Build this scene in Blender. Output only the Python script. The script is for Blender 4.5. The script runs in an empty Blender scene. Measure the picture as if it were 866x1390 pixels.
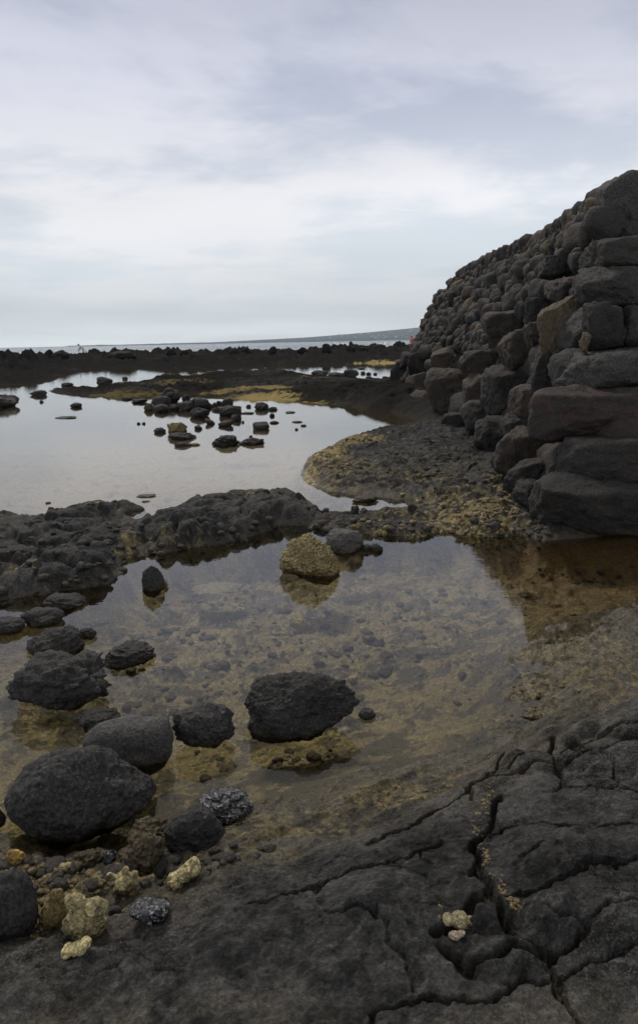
import bpy, bmesh, math, random
import numpy as np
from mathutils import Vector
rng = np.random.default_rng(7)
C = bpy.context.scene.collection
S = bpy.context.scene

# ------------------------------------------------------------------ camera
HAZE = .00010; EYE = 1.6; F = 1049.0; ROLL = math.radians(1.1); PITCH = math.atan((650-463.5)/F)
cr, sr = math.cos(-ROLL), math.sin(-ROLL); cp, sp = math.cos(PITCH), math.sin(PITCH)

def ray(px, py):
    u = (px-433)/F; v = -(py-650)/F
    uu = u*cr-v*sr; vv = u*sr+v*cr
    return np.array([uu, vv*sp+cp, vv*cp-sp])
def ground(px, py, z=0.0):
    d = ray(px, py); t = (z-EYE)/min(d[2], -1e-4)
    return d[0]*t, d[1]*t
def proj(P):
    P = np.asarray(P, float); x = P[..., 0]; y = P[..., 1]; z = P[..., 2]-EYE
    w = y*cp-z*sp; vv = (y*sp+z*cp)/w; uu = x/w
    u = uu*cr+vv*sr; v = -uu*sr+vv*cr
    return 433+F*u, 650-F*v

# ------------------------------------------------------------------ noise
def _h(ix, iy, iz, s):
    n = (ix.astype(np.int64)*374761393+iy.astype(np.int64)*668265263+iz.astype(np.int64)*2147483647+s*1274126177) & 0xffffffff
    n = ((n ^ (n >> 13))*1274126177) & 0xffffffff
    n = (n ^ (n >> 16))
    n = (n*2246822519) & 0xffffffff
    return ((n ^ (n >> 15)) & 0xffffff)/float(0xffffff)
def vn2(x, y, s=0):
    fx = np.floor(x); fy = np.floor(y); tx = x-fx; ty = y-fy; ix = fx.astype(np.int64); iy = fy.astype(np.int64)
    def g(a, b, dx, dy):
        an = _h(a, b, a*0, s)*2*np.pi
        return np.cos(an)*dx+np.sin(an)*dy
    u = tx*tx*tx*(tx*(tx*6-15)+10); v = ty*ty*ty*(ty*(ty*6-15)+10)
    a = g(ix, iy, tx, ty); b = g(ix+1, iy, tx-1, ty); c = g(ix, iy+1, tx, ty-1); d = g(ix+1, iy+1, tx-1, ty-1)
    return (a+(b-a)*u+(c-a)*v+(a-b-c+d)*u*v)*1.5
def fbm2(x, y, o=4, s=0, gain=.5):
    r = 0; a = 1.0; f = 1.0
    for i in range(o):
        r = r+a*vn2(x*f+i*17.3, y*f-i*9.1, s+i); a *= gain; f *= 2.03
    return r
def rid2(x, y, o=4, s=0):
    r = 0; a = 1.0; f = 1.0
    for i in range(o):
        r = r+a*(1-2*np.abs(vn2(x*f+i*7.7, y*f+i*3.1, s+i))); a *= .5; f *= 2.1
    return r*.5
def vn3(x, y, z, s=0):
    fx = np.floor(x); fy = np.floor(y); fz = np.floor(z); tx = x-fx; ty = y-fy; tz = z-fz
    ix = fx.astype(np.int64); iy = fy.astype(np.int64); iz = fz.astype(np.int64)
    u = tx*tx*(3-2*tx); v = ty*ty*(3-2*ty); w = tz*tz*(3-2*tz)
    def L(a, b, t): return a+(b-a)*t
    def q(i, j, k): return _h(ix+i, iy+j, iz+k, s)
    return L(L(L(q(0,0,0), q(1,0,0), u), L(q(0,1,0), q(1,1,0), u), v), L(L(q(0,0,1), q(1,0,1), u), L(q(0,1,1), q(1,1,1), u), v), w)*2-1
def fbm3(P, f=1.0, o=4, s=0, gain=.5):
    r = 0; a = 1.0
    for i in range(o):
        r = r+a*vn3(P[:, 0]*f+i*5.3, P[:, 1]*f+i*1.7, P[:, 2]*f-i*3.9, s+i); a *= gain; f *= 2.05
    return r
def worley2(x, y, s=0):
    fx = np.floor(x).astype(np.int64); fy = np.floor(y).astype(np.int64)
    F1 = np.full(x.shape, 9.0); F2 = F1.copy(); R = np.zeros(x.shape); CX = np.zeros(x.shape); CY = np.zeros(x.shape)
    for i in (-1, 0, 1):
        for j in (-1, 0, 1):
            a = fx+i; b = fy+j; px = a+_h(a, b, a*0, s); py = b+_h(a, b, a*0, s+1)
            d = np.hypot(px-x, py-y); m = d < F1
            F2 = np.where(m, F1, np.minimum(F2, d)); R = np.where(m, _h(a, b, a*0, s+2), R)
            CX = np.where(m, px, CX); CY = np.where(m, py, CY); F1 = np.where(m, d, F1)
    return F1, F2, R, x-CX, y-CY
def sm(a, b, x):
    t = np.clip((x-a)/(b-a), 0, 1); return t*t*(3-2*t)

# ------------------------------------------------------------------ terrain
def poly(pts, z=0.0): return np.array([ground(p[0], p[1], z) for p in pts])
def sdf(poly_, X, Y):
    d = np.full(X.shape, 1e9); ins = np.zeros(X.shape, bool); n = len(poly_)
    for i in range(n):
        ax, ay = poly_[i]; bx, by = poly_[(i+1) % n]; ex, ey = bx-ax, by-ay
        t = np.clip(((X-ax)*ex+(Y-ay)*ey)/(ex*ex+ey*ey+1e-12), 0, 1)
        d = np.minimum(d, (X-ax-t*ex)**2+(Y-ay-t*ey)**2)
        c = ((ay > Y) != (by > Y)); xx = ax+(Y-ay)*ex/(ey if abs(ey) > 1e-12 else 1e-12)
        ins ^= c & (X < xx)
    return np.where(ins, 1, -1)*np.sqrt(d)
# pixel outlines of the waterline of every piece of dry rock: (points, plateau, ramp width, depth outside, fall width)
REG = {
 'near_shelf': ([(-900,1290),(-60,1160),(10,1150),(90,1172),(160,1168),(225,1160),(300,1133),(345,1104),(400,1088),(450,1066),(520,1040),(600,1008),(660,982),(712,972),(704,948),(668,925),(690,888),(735,868),(752,845),(792,832),(870,822),(1150,812),(2400,1000),(3000,1700),(-2500,1700)], .20, .55, .22, .5),
 'left_band': ([(-500,720),(-100,700),(0,696),(48,702),(80,694),(118,690),(168,684),(192,694),(150,702),(186,712),(215,700),(250,680),(310,668),(352,664),(402,672),(428,690),(440,706),(425,714),(380,712),(352,722),(300,738),(262,742),(215,752),(182,752),(158,757),(160,780),(142,795),(70,804),(40,812),(-30,822),(-200,850),(-600,900)], .08, .09, .30, .13),
 'wall_shelf': ([(405,650),(415,620),(455,602),(500,590),(548,578),(592,572),(700,560),(1100,560),(1100,720),(727,734),(700,726),(640,727),(592,717),(560,726),(500,723),(455,724),(420,718),(398,708),(412,699),(440,698),(480,697),(520,694),(555,688),(584,682),(560,678),(520,671),(475,667),(440,664)], .10, .16, .28, .14),
 'mid_island': ([(66,533),(76,527),(125,529),(185,520),(232,514),(292,508),(400,506),(445,514),(545,520),(700,520),(1200,530),(1200,560),(560,560),(540,548),(520,556),(470,553),(430,549),(370,545),(310,541),(280,539),(272,534),(240,534),(180,537),(110,537)], .17, 1.6, .35, 1.0),
 'wall_block': ([(466,549),(478,537),(520,532),(640,530),(700,540),(640,575),(594,573),(560,565),(538,559),(505,558)], .30, .4, .3, .5),
 'reef': ([(-1500,560),(-300,535),(0,523),(55,522),(85,510),(112,503),(160,499),(235,500),(330,497),(440,493.5),(560,493),(700,492),(1500,488),(1500,471),(700,472),(433,476.5),(200,480),(0,484),(-600,500)], .30, 6.0, .8, 6.0),
}
REGW = {k: (poly(v[0]),)+tuple(v[1:]) for k, v in REG.items()}
# rounded lava lobes: px, py, rx px, ry px, height, rough plateau height where they sit
LOBES = [(225,700,40,18,.10),(275,735,30,8,.06),(385,668,28,8,.12),(400,690,24,10,.08),(345,735,22,4,.02),(60,702,36,8,.06),(125,712,34,9,.08),(10,732,30,10,.07),(65,762,34,12,.12),(190,716,24,10,.10),(100,757,40,13,.12),(145,788,30,10,.08),(-40,760,60,30,.16),(-120,770,80,40,.2),(-40,805,50,14,.1),
 (250,716,62,26,.17),(330,700,56,20,.13),(300,688,40,12,.15),(365,682,44,14,.16),(205,732,34,14,.05),(318,722,40,13,.08),
 (80,782,72,20,.16),(30,790,50,20,.10),(120,768,42,20,.13),(150,742,40,16,.15),(165,718,46,13,.13),(90,738,56,15,.10),(40,722,48,10,.08),(20,752,46,12,.10),(150,688,22,7,.08),(100,698,30,7,.05),(15,705,30,7,.05),
 (560,625,110,26,.03),(620,600,70,15,.04),(640,655,60,18,.06),(520,712,50,8,.12),(470,711,36,7,.10),(430,708,20,6,.07),(560,708,30,8,.08),(640,706,60,15,.12),(600,665,60,14,.05),(465,712,20,6,.06),(560,604,60,10,.05),(675,690,50,16,.08),
 (805,955,70,12,.05),(860,965,60,16,.05),(765,965,20,12,.03),(720,1000,42,20,.05),(800,1003,46,16,.05),(860,1010,40,20,.06),(700,985,30,10,.03),
 (640,1030,55,18,.02),(660,1210,36,22,.05),(745,1215,40,28,.04),(688,1262,60,25,.05),(540,1200,70,60,.03),(760,1130,90,45,.03),(830,1210,70,50,.03),
 (300,518,120,6,.04),(440,528,80,7,.06),(225,517,16,4,.22),(540,547,50,8,.08)]
LOBW = []
for (px, py, rx, ry, h) in LOBES:
    z0 = .2 if py > 930 else .12
    x, y = ground(px, py, z0); x1, _ = ground(px+rx, py, z0); ya = ground(px, py-ry, z0)[1]; yb = ground(px, py+ry, z0)[1]
    LOBW.append((x, y, max(abs(x1-x), .01), (ya-yb)/2, h))
CR = [([(676,1050),(665,1070),(660,1100),(647,1122),(649,1150),(664,1180),(673,1205),(690,1232),(706,1248)], .012, .07),
 ([(668,1105),(698,1092),(733,1097),(760,1106),(808,1104),(870,1106),(960,1110)], .004, .03),
 ([(688,1188),(733,1180),(773,1172),(803,1157),(863,1147),(960,1135)], .006, .045),
 ([(425,1178),(450,1162),(475,1150),(523,1135),(568,1115),(600,1108)], .004, .03),
 ([(495,1106),(513,1097),(553,1085),(593,1060),(633,1045),(668,1015),(683,985)], .006, .04),
 ([(752,960),(753,1000),(755,1025),(760,1046)], .009, .05),
 ([(638,1058),(639,1040),(650,1030)], .006, .04), ([(652,1024),(700,1018),(740,1012),(800,1006)], .006, .03),
 ([(753,1046),(800,1044),(870,1052),(950,1055)], .005, .03),
 ([(780,1002),(813,995),(840,984),(880,978)], .012, .05), ([(770,985),(800,972),(850,968),(900,960)], .008, .05),
 ([(700,1010),(720,985),(755,978)], .006, .04), ([(812,1000),(830,1020),(845,1048)], .006, .03),
 ([(588,1234),(612,1226),(640,1210),(655,1205)], .016, .045), ([(600,1250),(625,1262),(640,1275)], .014, .05),
 ([(640,1275),(690,1268),(733,1262),(773,1248),(800,1230)], .008, .05),
 ([(520,1210),(523,1245),(548,1270),(556,1300)], .003, .015), ([(433,1200),(473,1210),(520,1222)], .003, .02),
 ([(690,1296),(760,1278),(866,1250)], .004, .03), ([(706,1248),(730,1256),(760,1290),(800,1330)], .006, .04),
 ([(735,1215),(760,1225),(830,1222),(890,1215)], .003, .02), ([(480,1330),(560,1310),(690,1296)], .005, .03),
 ([(730,1125),(722,1138),(708,1145)], .003, .015), ([(568,1115),(572,1132),(590,1140)], .004, .02),
 ([(340,1200),(400,1180),(450,1162)], .005, .02)]
CRW = [(poly(p, .2), w, d) for p, w, d in CR]

def region_h(X, Y):
    sc = np.clip(Y, 1.5, 60)
    wa = .020*sc**.8
    f1 = 2.2/sc**.75
    wx = X+wa*fbm2(X*f1, Y*f1*.7, 3, 11)*1.1; wy = Y+wa*2.0*fbm2(X*f1+31, Y*f1*.7, 3, 12)
    Z = np.full(X.shape, -.34); near = np.full(X.shape, -9.0); which = np.zeros(X.shape, np.int8)
    Z = np.where(Y > 60, -1.2, Z)
    base = Z.copy()
    for k, (nm, (P, H, w, D, fw)) in enumerate(REGW.items()):
        m = 4*max(w, fw)
        q = (X > P[:, 0].min()-m) & (X < P[:, 0].max()+m) & (Y > P[:, 1].min()-m) & (Y < P[:, 1].max()+m)
        if not q.any(): continue
        sd = sdf(P, wx[q], wy[q])
        h = np.where(sd > 0, H*(1-np.exp(-np.maximum(sd, 0)/w)), -np.minimum(D, 9)*(1-np.exp(np.minimum(sd, 0)/fw)))
        h = np.where(sd < 0, h+(base[q]+D)*(1-np.exp(np.minimum(sd, 0)/(fw*2))), h)
        z = Z[q]; up = h > z; Z[q] = np.where(up, h, z); nn = near[q]; near[q] = np.maximum(nn, sd)
        ww = which[q]; which[q] = np.where(up, k+1, ww)
    return Z, near, which

def height(X, Y, full=False):
    X = np.asarray(X, float).ravel(); Y = np.asarray(Y, float).ravel()
    Z, near, which = region_h(X, Y)
    yb = Y+.06*fbm2(X*4, Y*4, 3, 14)
    low_bank = (which == 1)*sm(2.98, 3.16, yb)*sm(.55, .85, X)
    Z = np.where(Z > 0, Z*(1-.78*low_bank), Z)
    inn = sm(-.02, .25, near)                                   # how far inland
    # lobes
    lob = np.zeros(X.shape)
    q1 = Y < 45
    x = X+.05*fbm2(X*2.5, Y*2.5, 3, 41)*np.clip(Y/4, .4, 3); y = Y+.07*fbm2(X*2.5+9, Y*2.5, 3, 42)*np.clip(Y/4, .4, 3)
    for (cx, cy, rx, ry, h) in LOBW:
        q = (np.abs(X-cx) < rx*1.5+.3) & (np.abs(Y-cy) < ry*1.5+.3) & q1
        r2 = ((x[q]-cx)/rx)**2+((y[q]-cy)/ry)**2
        hh = h*(.56 if cy > 4.2 else 1.0)*np.clip(1-r2, 0, 1)**.75
        lob[q] = np.maximum(lob[q], hh)
    Z = Z+lob*np.where(which == 1, sm(-.15, .08, near), sm(-.03, .12, near))
    # medium relief
    amp = np.where(which == 1, .022, np.where(which == 6, .16, np.where(which == 4, .07, .055)))
    amp = np.where(which == 0, .03, amp)
    n1 = fbm2(X*1.6, Y*1.6, 4, 3)
    Z = Z+amp*n1*(.25+.75*inn)
    # layered ledges (ropy flow structure) running along the shore of the near shelf
    ang = math.radians(38); u = X*math.cos(ang)+Y*math.sin(ang); v = -X*math.sin(ang)+Y*math.cos(ang)
    led = rid2(u*.9+.3*fbm2(X, Y, 2, 8), v*4.5, 3, 21)
    slope_mask = (which == 1)*sm(.75, .15, near)*sm(-.3, .0, near)
    Z = Z+(.045*(led-.5)+.012*(rid2(u*3, v*13, 3, 24)-.5))*slope_mask
    wl = (which == 2) | (which == 3)
    isl = (which == 4) | (which == 5)
    if isl.any():
        xi = X[isl]; yi = Y[isl]; A1, A2, AR, _, _ = worley2(xi*.75+.5*n1[isl], yi*.38+.4*n1[isl], 45); B1, B2, BR, _, _ = worley2(xi*2.2+.5*n1[isl], yi*1.1, 46)
        Z[isl] += sm(.1, 1.2, near[isl])*((AR-.45)*.11+np.clip(A2-A1, 0, .3)*.18+np.clip(B2-B1, 0, .3)*.16+.06*(BR-.5))
    led2 = rid2(X*1.1, Y*3.4+.4*n1, 4, 23)
    Z = Z+((which == 2)*.028+(which == 3)*.045)*(led2-.6)*inn
    # jagged reef and rubble
    r = which == 6
    if r.any():
        F1, F2, R, dx, dy = worley2(X[r]*.55+.3*n1[r], Y[r]*.28+.3*n1[r], 5)
        g1, g2, R2, ex, ey = worley2(X[r]*1.3, Y[r]*.7, 15)
        inr = sm(0.3, 6, near[r])*(.45+.75*sm(-.35, .35, fbm2(X[r]*.10, Y[r]*.05, 3, 66)))
        Z[r] += inr*(np.clip(1.0-F1*1.3, 0, 1)*(.15+.85*R**2)*.85+np.clip(.9-g1, 0, 1)*R2*.50+.14*(rid2(X[r]*.8, Y[r]*.4, 3, 77)-.5)+(.12)*fbm2(X[r]*.12, Y[r]*.1, 2, 61))
        Z[r] += sm(.0, 2, near[r])*(.12*np.clip(.8-g1, 0, 1)+.05*R2)
    # near-surface roughness
    nr = Y < 14
    if nr.any():
        xx = X[nr]; yy = Y[nr]; rough = np.where(which[nr] == 1, .004+.014*sm(3.1, 3.6, yy), .013)
        under = sm(.02, -.05, Z[nr])
        rough = rough+.010*under*(np.abs(fbm2(xx*1.1, yy*1.1, 2, 88)))
        low = (which[nr] == 1)*sm(.2, -.6, xx)*sm(3.0, 2.0, yy)      # broken rubble in the lower left
        Z[nr] += (.0022+.10*rough)*fbm2(xx*34, yy*34, 3, 57, .7)*sm(9, 5, yy)+rough*fbm2(xx*7, yy*7, 4, 51, .6)+low*.022*fbm2(xx*9, yy*9, 3, 52)
        F1, F2, R, dx, dy = worley2(xx*5.5+.4*fbm2(xx*4, yy*4, 2, 5), yy*4.0, 33)
        bedl = rid2(xx*1.3+.4*n1[nr], yy*7+.8*n1[nr], 3, 58); Z[nr] += under*sm(-.06, -.14, Z[nr])*.028*(bedl-.5)
        cob = under*sm(.6, .85, R)*np.clip(.5-F1, 0, 1)*.10
        Z[nr] += cob
        # small folds of the other lava bands
        b = np.where((which[nr] == 2) | (which[nr] == 3), 1.0, 0)
        G1, G2, R3, _, _ = worley2(xx*3.2+.5*n1[nr], yy*3.2, 35)
        Z[nr] += b*sm(-.02, .12, near[nr])*(np.clip(G2-G1, 0, .30)*.15-.022)*(.5+R3)*np.where(which[nr] == 3, .5, 1)
        K1, K2, _, _, _ = worley2(xx*1.5+.35*fbm2(xx*1.6, yy*1.6, 3, 37), yy*1.2+.35*n1[nr], 38)
        Z[nr] -= b*sm(.0, .15, near[nr])*sm(.13, .02, K2-K1)*np.where(which[nr] == 3, .025, .055)
        H1, H2, R4, _, _ = worley2(xx*10+.5*n1[nr], yy*8, 36)
        gold = (which[nr] == 3)*sm(-.05, .1, near[nr])
        Z[nr] += gold*np.clip(H2-H1, 0, .4)*.03*sm(.6, -.2, fbm2(xx*1.5, yy*1.5, 2, 71)+.3)
    # flatten water-covered areas near polygons (keep them submerged)
    Z = np.where((near < -.12) & (Z > -.03) & (Y < 50), -.03-.02*np.abs(n1), Z)
    # cracks
    crk = np.zeros(X.shape)
    q = (Y < 4.6) & (Y > .8) & (np.abs(X) < 3.2)
    if q.any():
        xx = X[q]+.022*fbm2(X[q]*7, Y[q]*7, 4, 91, .6); yy = Y[q]+.022*fbm2(X[q]*7+5, Y[q]*7, 4, 92, .6); cz = np.zeros(xx.shape)
        wv = 1+.5*fbm2(xx*6, yy*6, 2, 93)
        for P, w, d in CRW:
            dd = np.full(xx.shape, 1e9)
            for i in range(len(P)-1):
                ax, ay = P[i]; ex, ey = P[i+1]-P[i]
                t = np.clip(((xx-ax)*ex+(yy-ay)*ey)/(ex*ex+ey*ey), 0, 1)
                dd = np.minimum(dd, np.hypot(xx-ax-t*ex, yy-ay-t*ey))
            w_ = w*wv
            cz = np.maximum(cz, d*np.maximum(sm(w_*1.3+.002, w_*.5, dd), .08*np.exp(-dd/(w_*2+.008))))
        g1, g2, _, _, _ = worley2(xx*2.3+.25*fbm2(xx*3, yy*3, 3, 94), yy*3.1, 95)
        fine = sm(.035, .008, g2-g1)*sm(-.05, .25, fbm2(xx*1.7, yy*1.7, 2, 96))*(which[q] == 1)*sm(.45, .8, near[q])
        g1, g2, _, _, _ = worley2(xx*6.5+.3*fbm2(xx*6, yy*6, 3, 97), yy*8, 98)
        fine2 = sm(.05, .01, g2-g1)*sm(.1, .4, fbm2(xx*2.6+4, yy*2.6, 2, 99))*(which[q] == 1)*sm(.3, .6, near[q])
        cz = np.maximum(cz, np.maximum(.014*fine, .008*fine2))
        Z[q] -= cz; crk[q] = cz
        Z[q] += (which[q] == 1)*sm(.3, .7, near[q])*(.0045*np.clip(fbm2(xx*3.2, yy*3.2, 3, 111)-.1, 0, 1)*4-.006*sm(.25, .5, vn2(xx*22, yy*22, 112)))
    # camera stands on solid rock; far land
    if full: return Z, near, which, crk
    return Z

ts = np.concatenate([-.5-np.geomspace(1.6, .006, 60), np.linspace(-.5, .5, 860), .5+np.geomspace(.006, 1.6, 60)])
ys = np.concatenate([np.linspace(-4, .98, 26), np.geomspace(1.0, 30, 1850), np.geomspace(30.1, 105, 330), np.geomspace(110, 8000, 40)])
YY, TT = np.meshgrid(ys, ts, indexing='ij')
XX = TT*(np.maximum(YY, -.3)+1.5)
nr_, nc_ = XX.shape
Xf, Yf = XX.ravel(), YY.ravel()
Zf, NEAR, WH, CRK = height(Xf, Yf, True)
Zf = np.where(Yf > 100, -3-np.clip((Yf-100)*.02, 0, 6), Zf)

_w1, _w2, PLATE, _, _ = worley2(Xf*1.6+.3*fbm2(Xf*2, Yf*2, 2, 5), Yf*1.9, 202)
# ---- colours (surface colours: rock, algae film, sand, barnacle crust, slab highlights)
def blob(px, py, rx, ry, z=.1):
    x, y = ground(px, py, z); x1, _ = ground(px+rx, py, z); ya = ground(px, py-ry, z)[1]; yb = ground(px, py+ry, z)[1]
    return x, y, abs(x1-x), (ya-yb)/2
n_a = fbm2(Xf*.9, Yf*.9, 4, 101); n_b = fbm2(Xf*5, Yf*5, 4, 102, .6); n_c = fbm2(Xf*17, Yf*17, 3, 103, .7)
far = sm(8, 25, Yf); n_far = fbm2(Xf*.35, Yf*.2, 4, 104)
def mixc(A, B, t): return A*(1-t[:, None])+np.array(B)[None, :]*t[:, None]
col = np.tile(np.array([.041, .0405, .040]), (Xf.size, 1))
col = col*np.clip(1+.5*n_b+.55*n_c*(1-far)+.25*n_a, .35, 2.5)[:, None]
col = col*np.where(WH == 1, .78+.5*PLATE, 1)[:, None]
col = mixc(col, (.050, .046, .040), np.clip(sm(.2, .9, n_a+n_b*.5), 0, 1)*.6)
col = mixc(col, (.024, .023, .022), (WH == 6)*.95*sm(-.7, .1, n_far+.3)); col = mixc(col, (.021, .0195, .017), ((WH == 4) | (WH == 5))*sm(.5, -.3, n_far)*.85)
# streaky pale weathering on the shelf
ang = math.radians(38); uu = Xf*math.cos(ang)+Yf*math.sin(ang); vv = -Xf*math.sin(ang)+Yf*math.cos(ang)
stre = fbm2(uu*3, vv*26, 3, 105)
edge1 = (WH == 1)*sm(.62, .15, NEAR)
col = mixc(col, (.13, .12, .105), edge1*sm(.15, .55, stre+.5*n_b)*.6)
col = mixc(col, (.075, .062, .036), edge1*sm(-.5, .5, n_b+.6*n_a+.3)*.75)
# olive brown film along every waterline and under water
zz = Zf+.03*n_b
film = sm(.10, .0, zz)*(Yf < 40)*(1-.55*sm(9, 14, Yf))
film = film*np.where(WH == 1, 1, np.where(WH == 2, .55, .8))
col = mixc(col, (.070, .055, .026), np.clip(film*(.75+.5*n_b), 0, 1)*.9)
sub = sm(.0, -.05, Zf)
bed = mixc(np.tile(np.array([.235, .190, .085]), (Xf.size, 1)), (.040, .033, .019), sm(.02, .20, n_b*.85+n_c*.28+n_a*.5)*.85)
bl_ = rid2(Xf*1.3+.4*fbm2(Xf*1.6, Yf*1.6, 4, 3), Yf*7+.8*fbm2(Xf*1.6, Yf*1.6, 4, 3), 3, 58)
bed = mixc(bed, (.040, .034, .020), sm(.62, .85, bl_)*.7)
bed = mixc(bed, (.30, .245, .10), sm(.35, .9, fbm2(Xf*2.2, Yf*3.5, 4, 108)+.3*n_c)*.75)
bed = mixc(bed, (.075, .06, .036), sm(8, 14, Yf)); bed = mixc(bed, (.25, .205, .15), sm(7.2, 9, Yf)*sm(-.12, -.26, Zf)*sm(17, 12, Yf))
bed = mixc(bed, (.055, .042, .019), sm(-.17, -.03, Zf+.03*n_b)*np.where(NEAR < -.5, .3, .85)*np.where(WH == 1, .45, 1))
nearwall = sm(1.0, 1.8, Xf)*sm(7, 6, Yf)*sm(3.6, 4.6, Yf)
bed = mixc(bed, (.15, .085, .022), nearwall*.7)
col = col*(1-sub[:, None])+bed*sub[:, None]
col = mixc(col, (.105, .102, .096), (WH == 1)*sm(.25, .85, fbm2(uu*7, vv*24, 4, 120, .65)+.3*n_a)*sm(.2, .5, NEAR)*.5)  # pale streak highlights painted into the slab colour
# golden crust and sand patches
GOLD = [(300,541,34,6,1.2,.36),(340,539,60,6,1.2,.36),(380,545,70,4.5,1.2,.36),(430,550,30,2,1.1,.36),(360,530,50,2,.9,.3),(170,533,80,2,.6,.2),(330,530,60,3,.8,.3),(430,518,40,2,.5,.3),(250,524,60,2,.5,.3),
 (445,612,34,16,1,.3),(560,635,120,34,.3,.15),(470,632,50,20,.6,.22),(620,676,80,18,.65,.21),(480,715,50,8,.6,.20),(560,716,50,6,.6,.20),(480,596,50,6,.9,.25),(420,640,16,16,1,.3),(455,655,40,10,.7,.2),(560,650,90,6,.5,.22),(640,698,80,20,.8,.27),(600,720,60,6,.8,.3),(540,690,50,8,.6,.2),(690,665,26,26,.7,.3),
 (240,728,60,7,.4,.2),(190,742,20,10,.7,.25),(170,735,14,14,.7,.25),(210,748,40,6,.7,.2),(30,772,24,7,.7,.2),(110,690,26,4,.6,.3),(140,682,20,3,.7,.3),(345,665,30,4,.5,.2),(110,795,60,5,.5,.12),
 (700,930,70,26,.6,.12),(770,860,110,30,.8,.15),(830,900,110,34,.75,.14),(720,900,50,30,.8,.17),(520,1062,100,26,.7,.16),(400,1100,110,30,.7,.16),(330,1150,90,30,.6,.12),(450,1120,60,14,.5,.14),(600,1025,60,12,.6,.16),(510,492,60,1.6,1,.42)]
gmask = np.zeros(Xf.shape); gval = np.zeros(Xf.shape)
gn = n_b*.5+n_c*.5
for (px, py, rx, ry, s_, v_) in GOLD:
    x, y, a, b = blob(px, py, rx, ry)
    r = np.sqrt(((Xf-x)/a)**2+((Yf-y)/max(b, .02))**2)
    m = s_*sm(1.25, .55, r+.35*np.where(Yf > 12, n_far*1.2, n_b))*(Zf > -.06)
    up = m > gmask; gmask = np.where(up, m, gmask); gval = np.where(up, v_, gval)
gm = np.clip(gmask*1.1, 0, 1)*sm(-.12, .22, np.where(Yf > 12, .55*n_far+.4*n_b+.12, gn*1.2)+(gmask-.5)*.7)
gc = np.stack([gval, gval*.80, gval*.36], 1)*(.8+.5*n_c[:, None]*(1-far[:, None]))
col = col*(1-gm[:, None])+np.clip(gc, .01, .6)*gm[:, None]
# grit in the cracks
col = mixc(col, (.030, .024, .014), np.clip(CRK*25, 0, 1)*.6*(n_b > -.2))
col = np.clip(col, .008, .6)
gloss = -.40*sm(8, 20, Yf)+sm(15, 9, Yf)*np.where(WH == 1, 1, .4)*np.clip(sm(.06, .0, Zf)*.9+.25*sm(.12, .03, Zf)+.7*edge1*sm(.0, .5, n_b), 0, 1)

def grid_mesh(name, X, Y, Z, nr, nc):
    me = bpy.data.meshes.new(name)
    co = np.stack([X, Y, Z], 1).astype(np.float32)
    i = np.arange(nr*nc).reshape(nr, nc)
    q = np.stack([i[:-1, :-1], i[:-1, 1:], i[1:, 1:], i[1:, :-1]], -1).reshape(-1, 4).astype(np.int32)
    me.vertices.add(len(co)); me.vertices.foreach_set('co', co.ravel())
    me.loops.add(q.size); me.loops.foreach_set('vertex_index', q.ravel())
    me.polygons.add(len(q)); me.polygons.foreach_set('loop_start', np.arange(0, q.size, 4, dtype=np.int32)); me.polygons.foreach_set('loop_total', np.full(len(q), 4, dtype=np.int32))
    me.polygons.foreach_set('use_smooth', np.ones(len(q), bool))
    me.update(calc_edges=True); return me
def tri_mesh(name, V, T, smooth=True):
    me = bpy.data.meshes.new(name); V = np.asarray(V, np.float32); T = np.asarray(T, np.int32)
    me.vertices.add(len(V)); me.vertices.foreach_set('co', V.ravel())
    me.loops.add(T.size); me.loops.foreach_set('vertex_index', T.ravel())
    me.polygons.add(len(T)); me.polygons.foreach_set('loop_start', np.arange(0, T.size, 3, dtype=np.int32)); me.polygons.foreach_set('loop_total', np.full(len(T), 3, dtype=np.int32))
    me.polygons.foreach_set('use_smooth', np.full(len(T), smooth))
    me.update(calc_edges=True); return me

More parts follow.
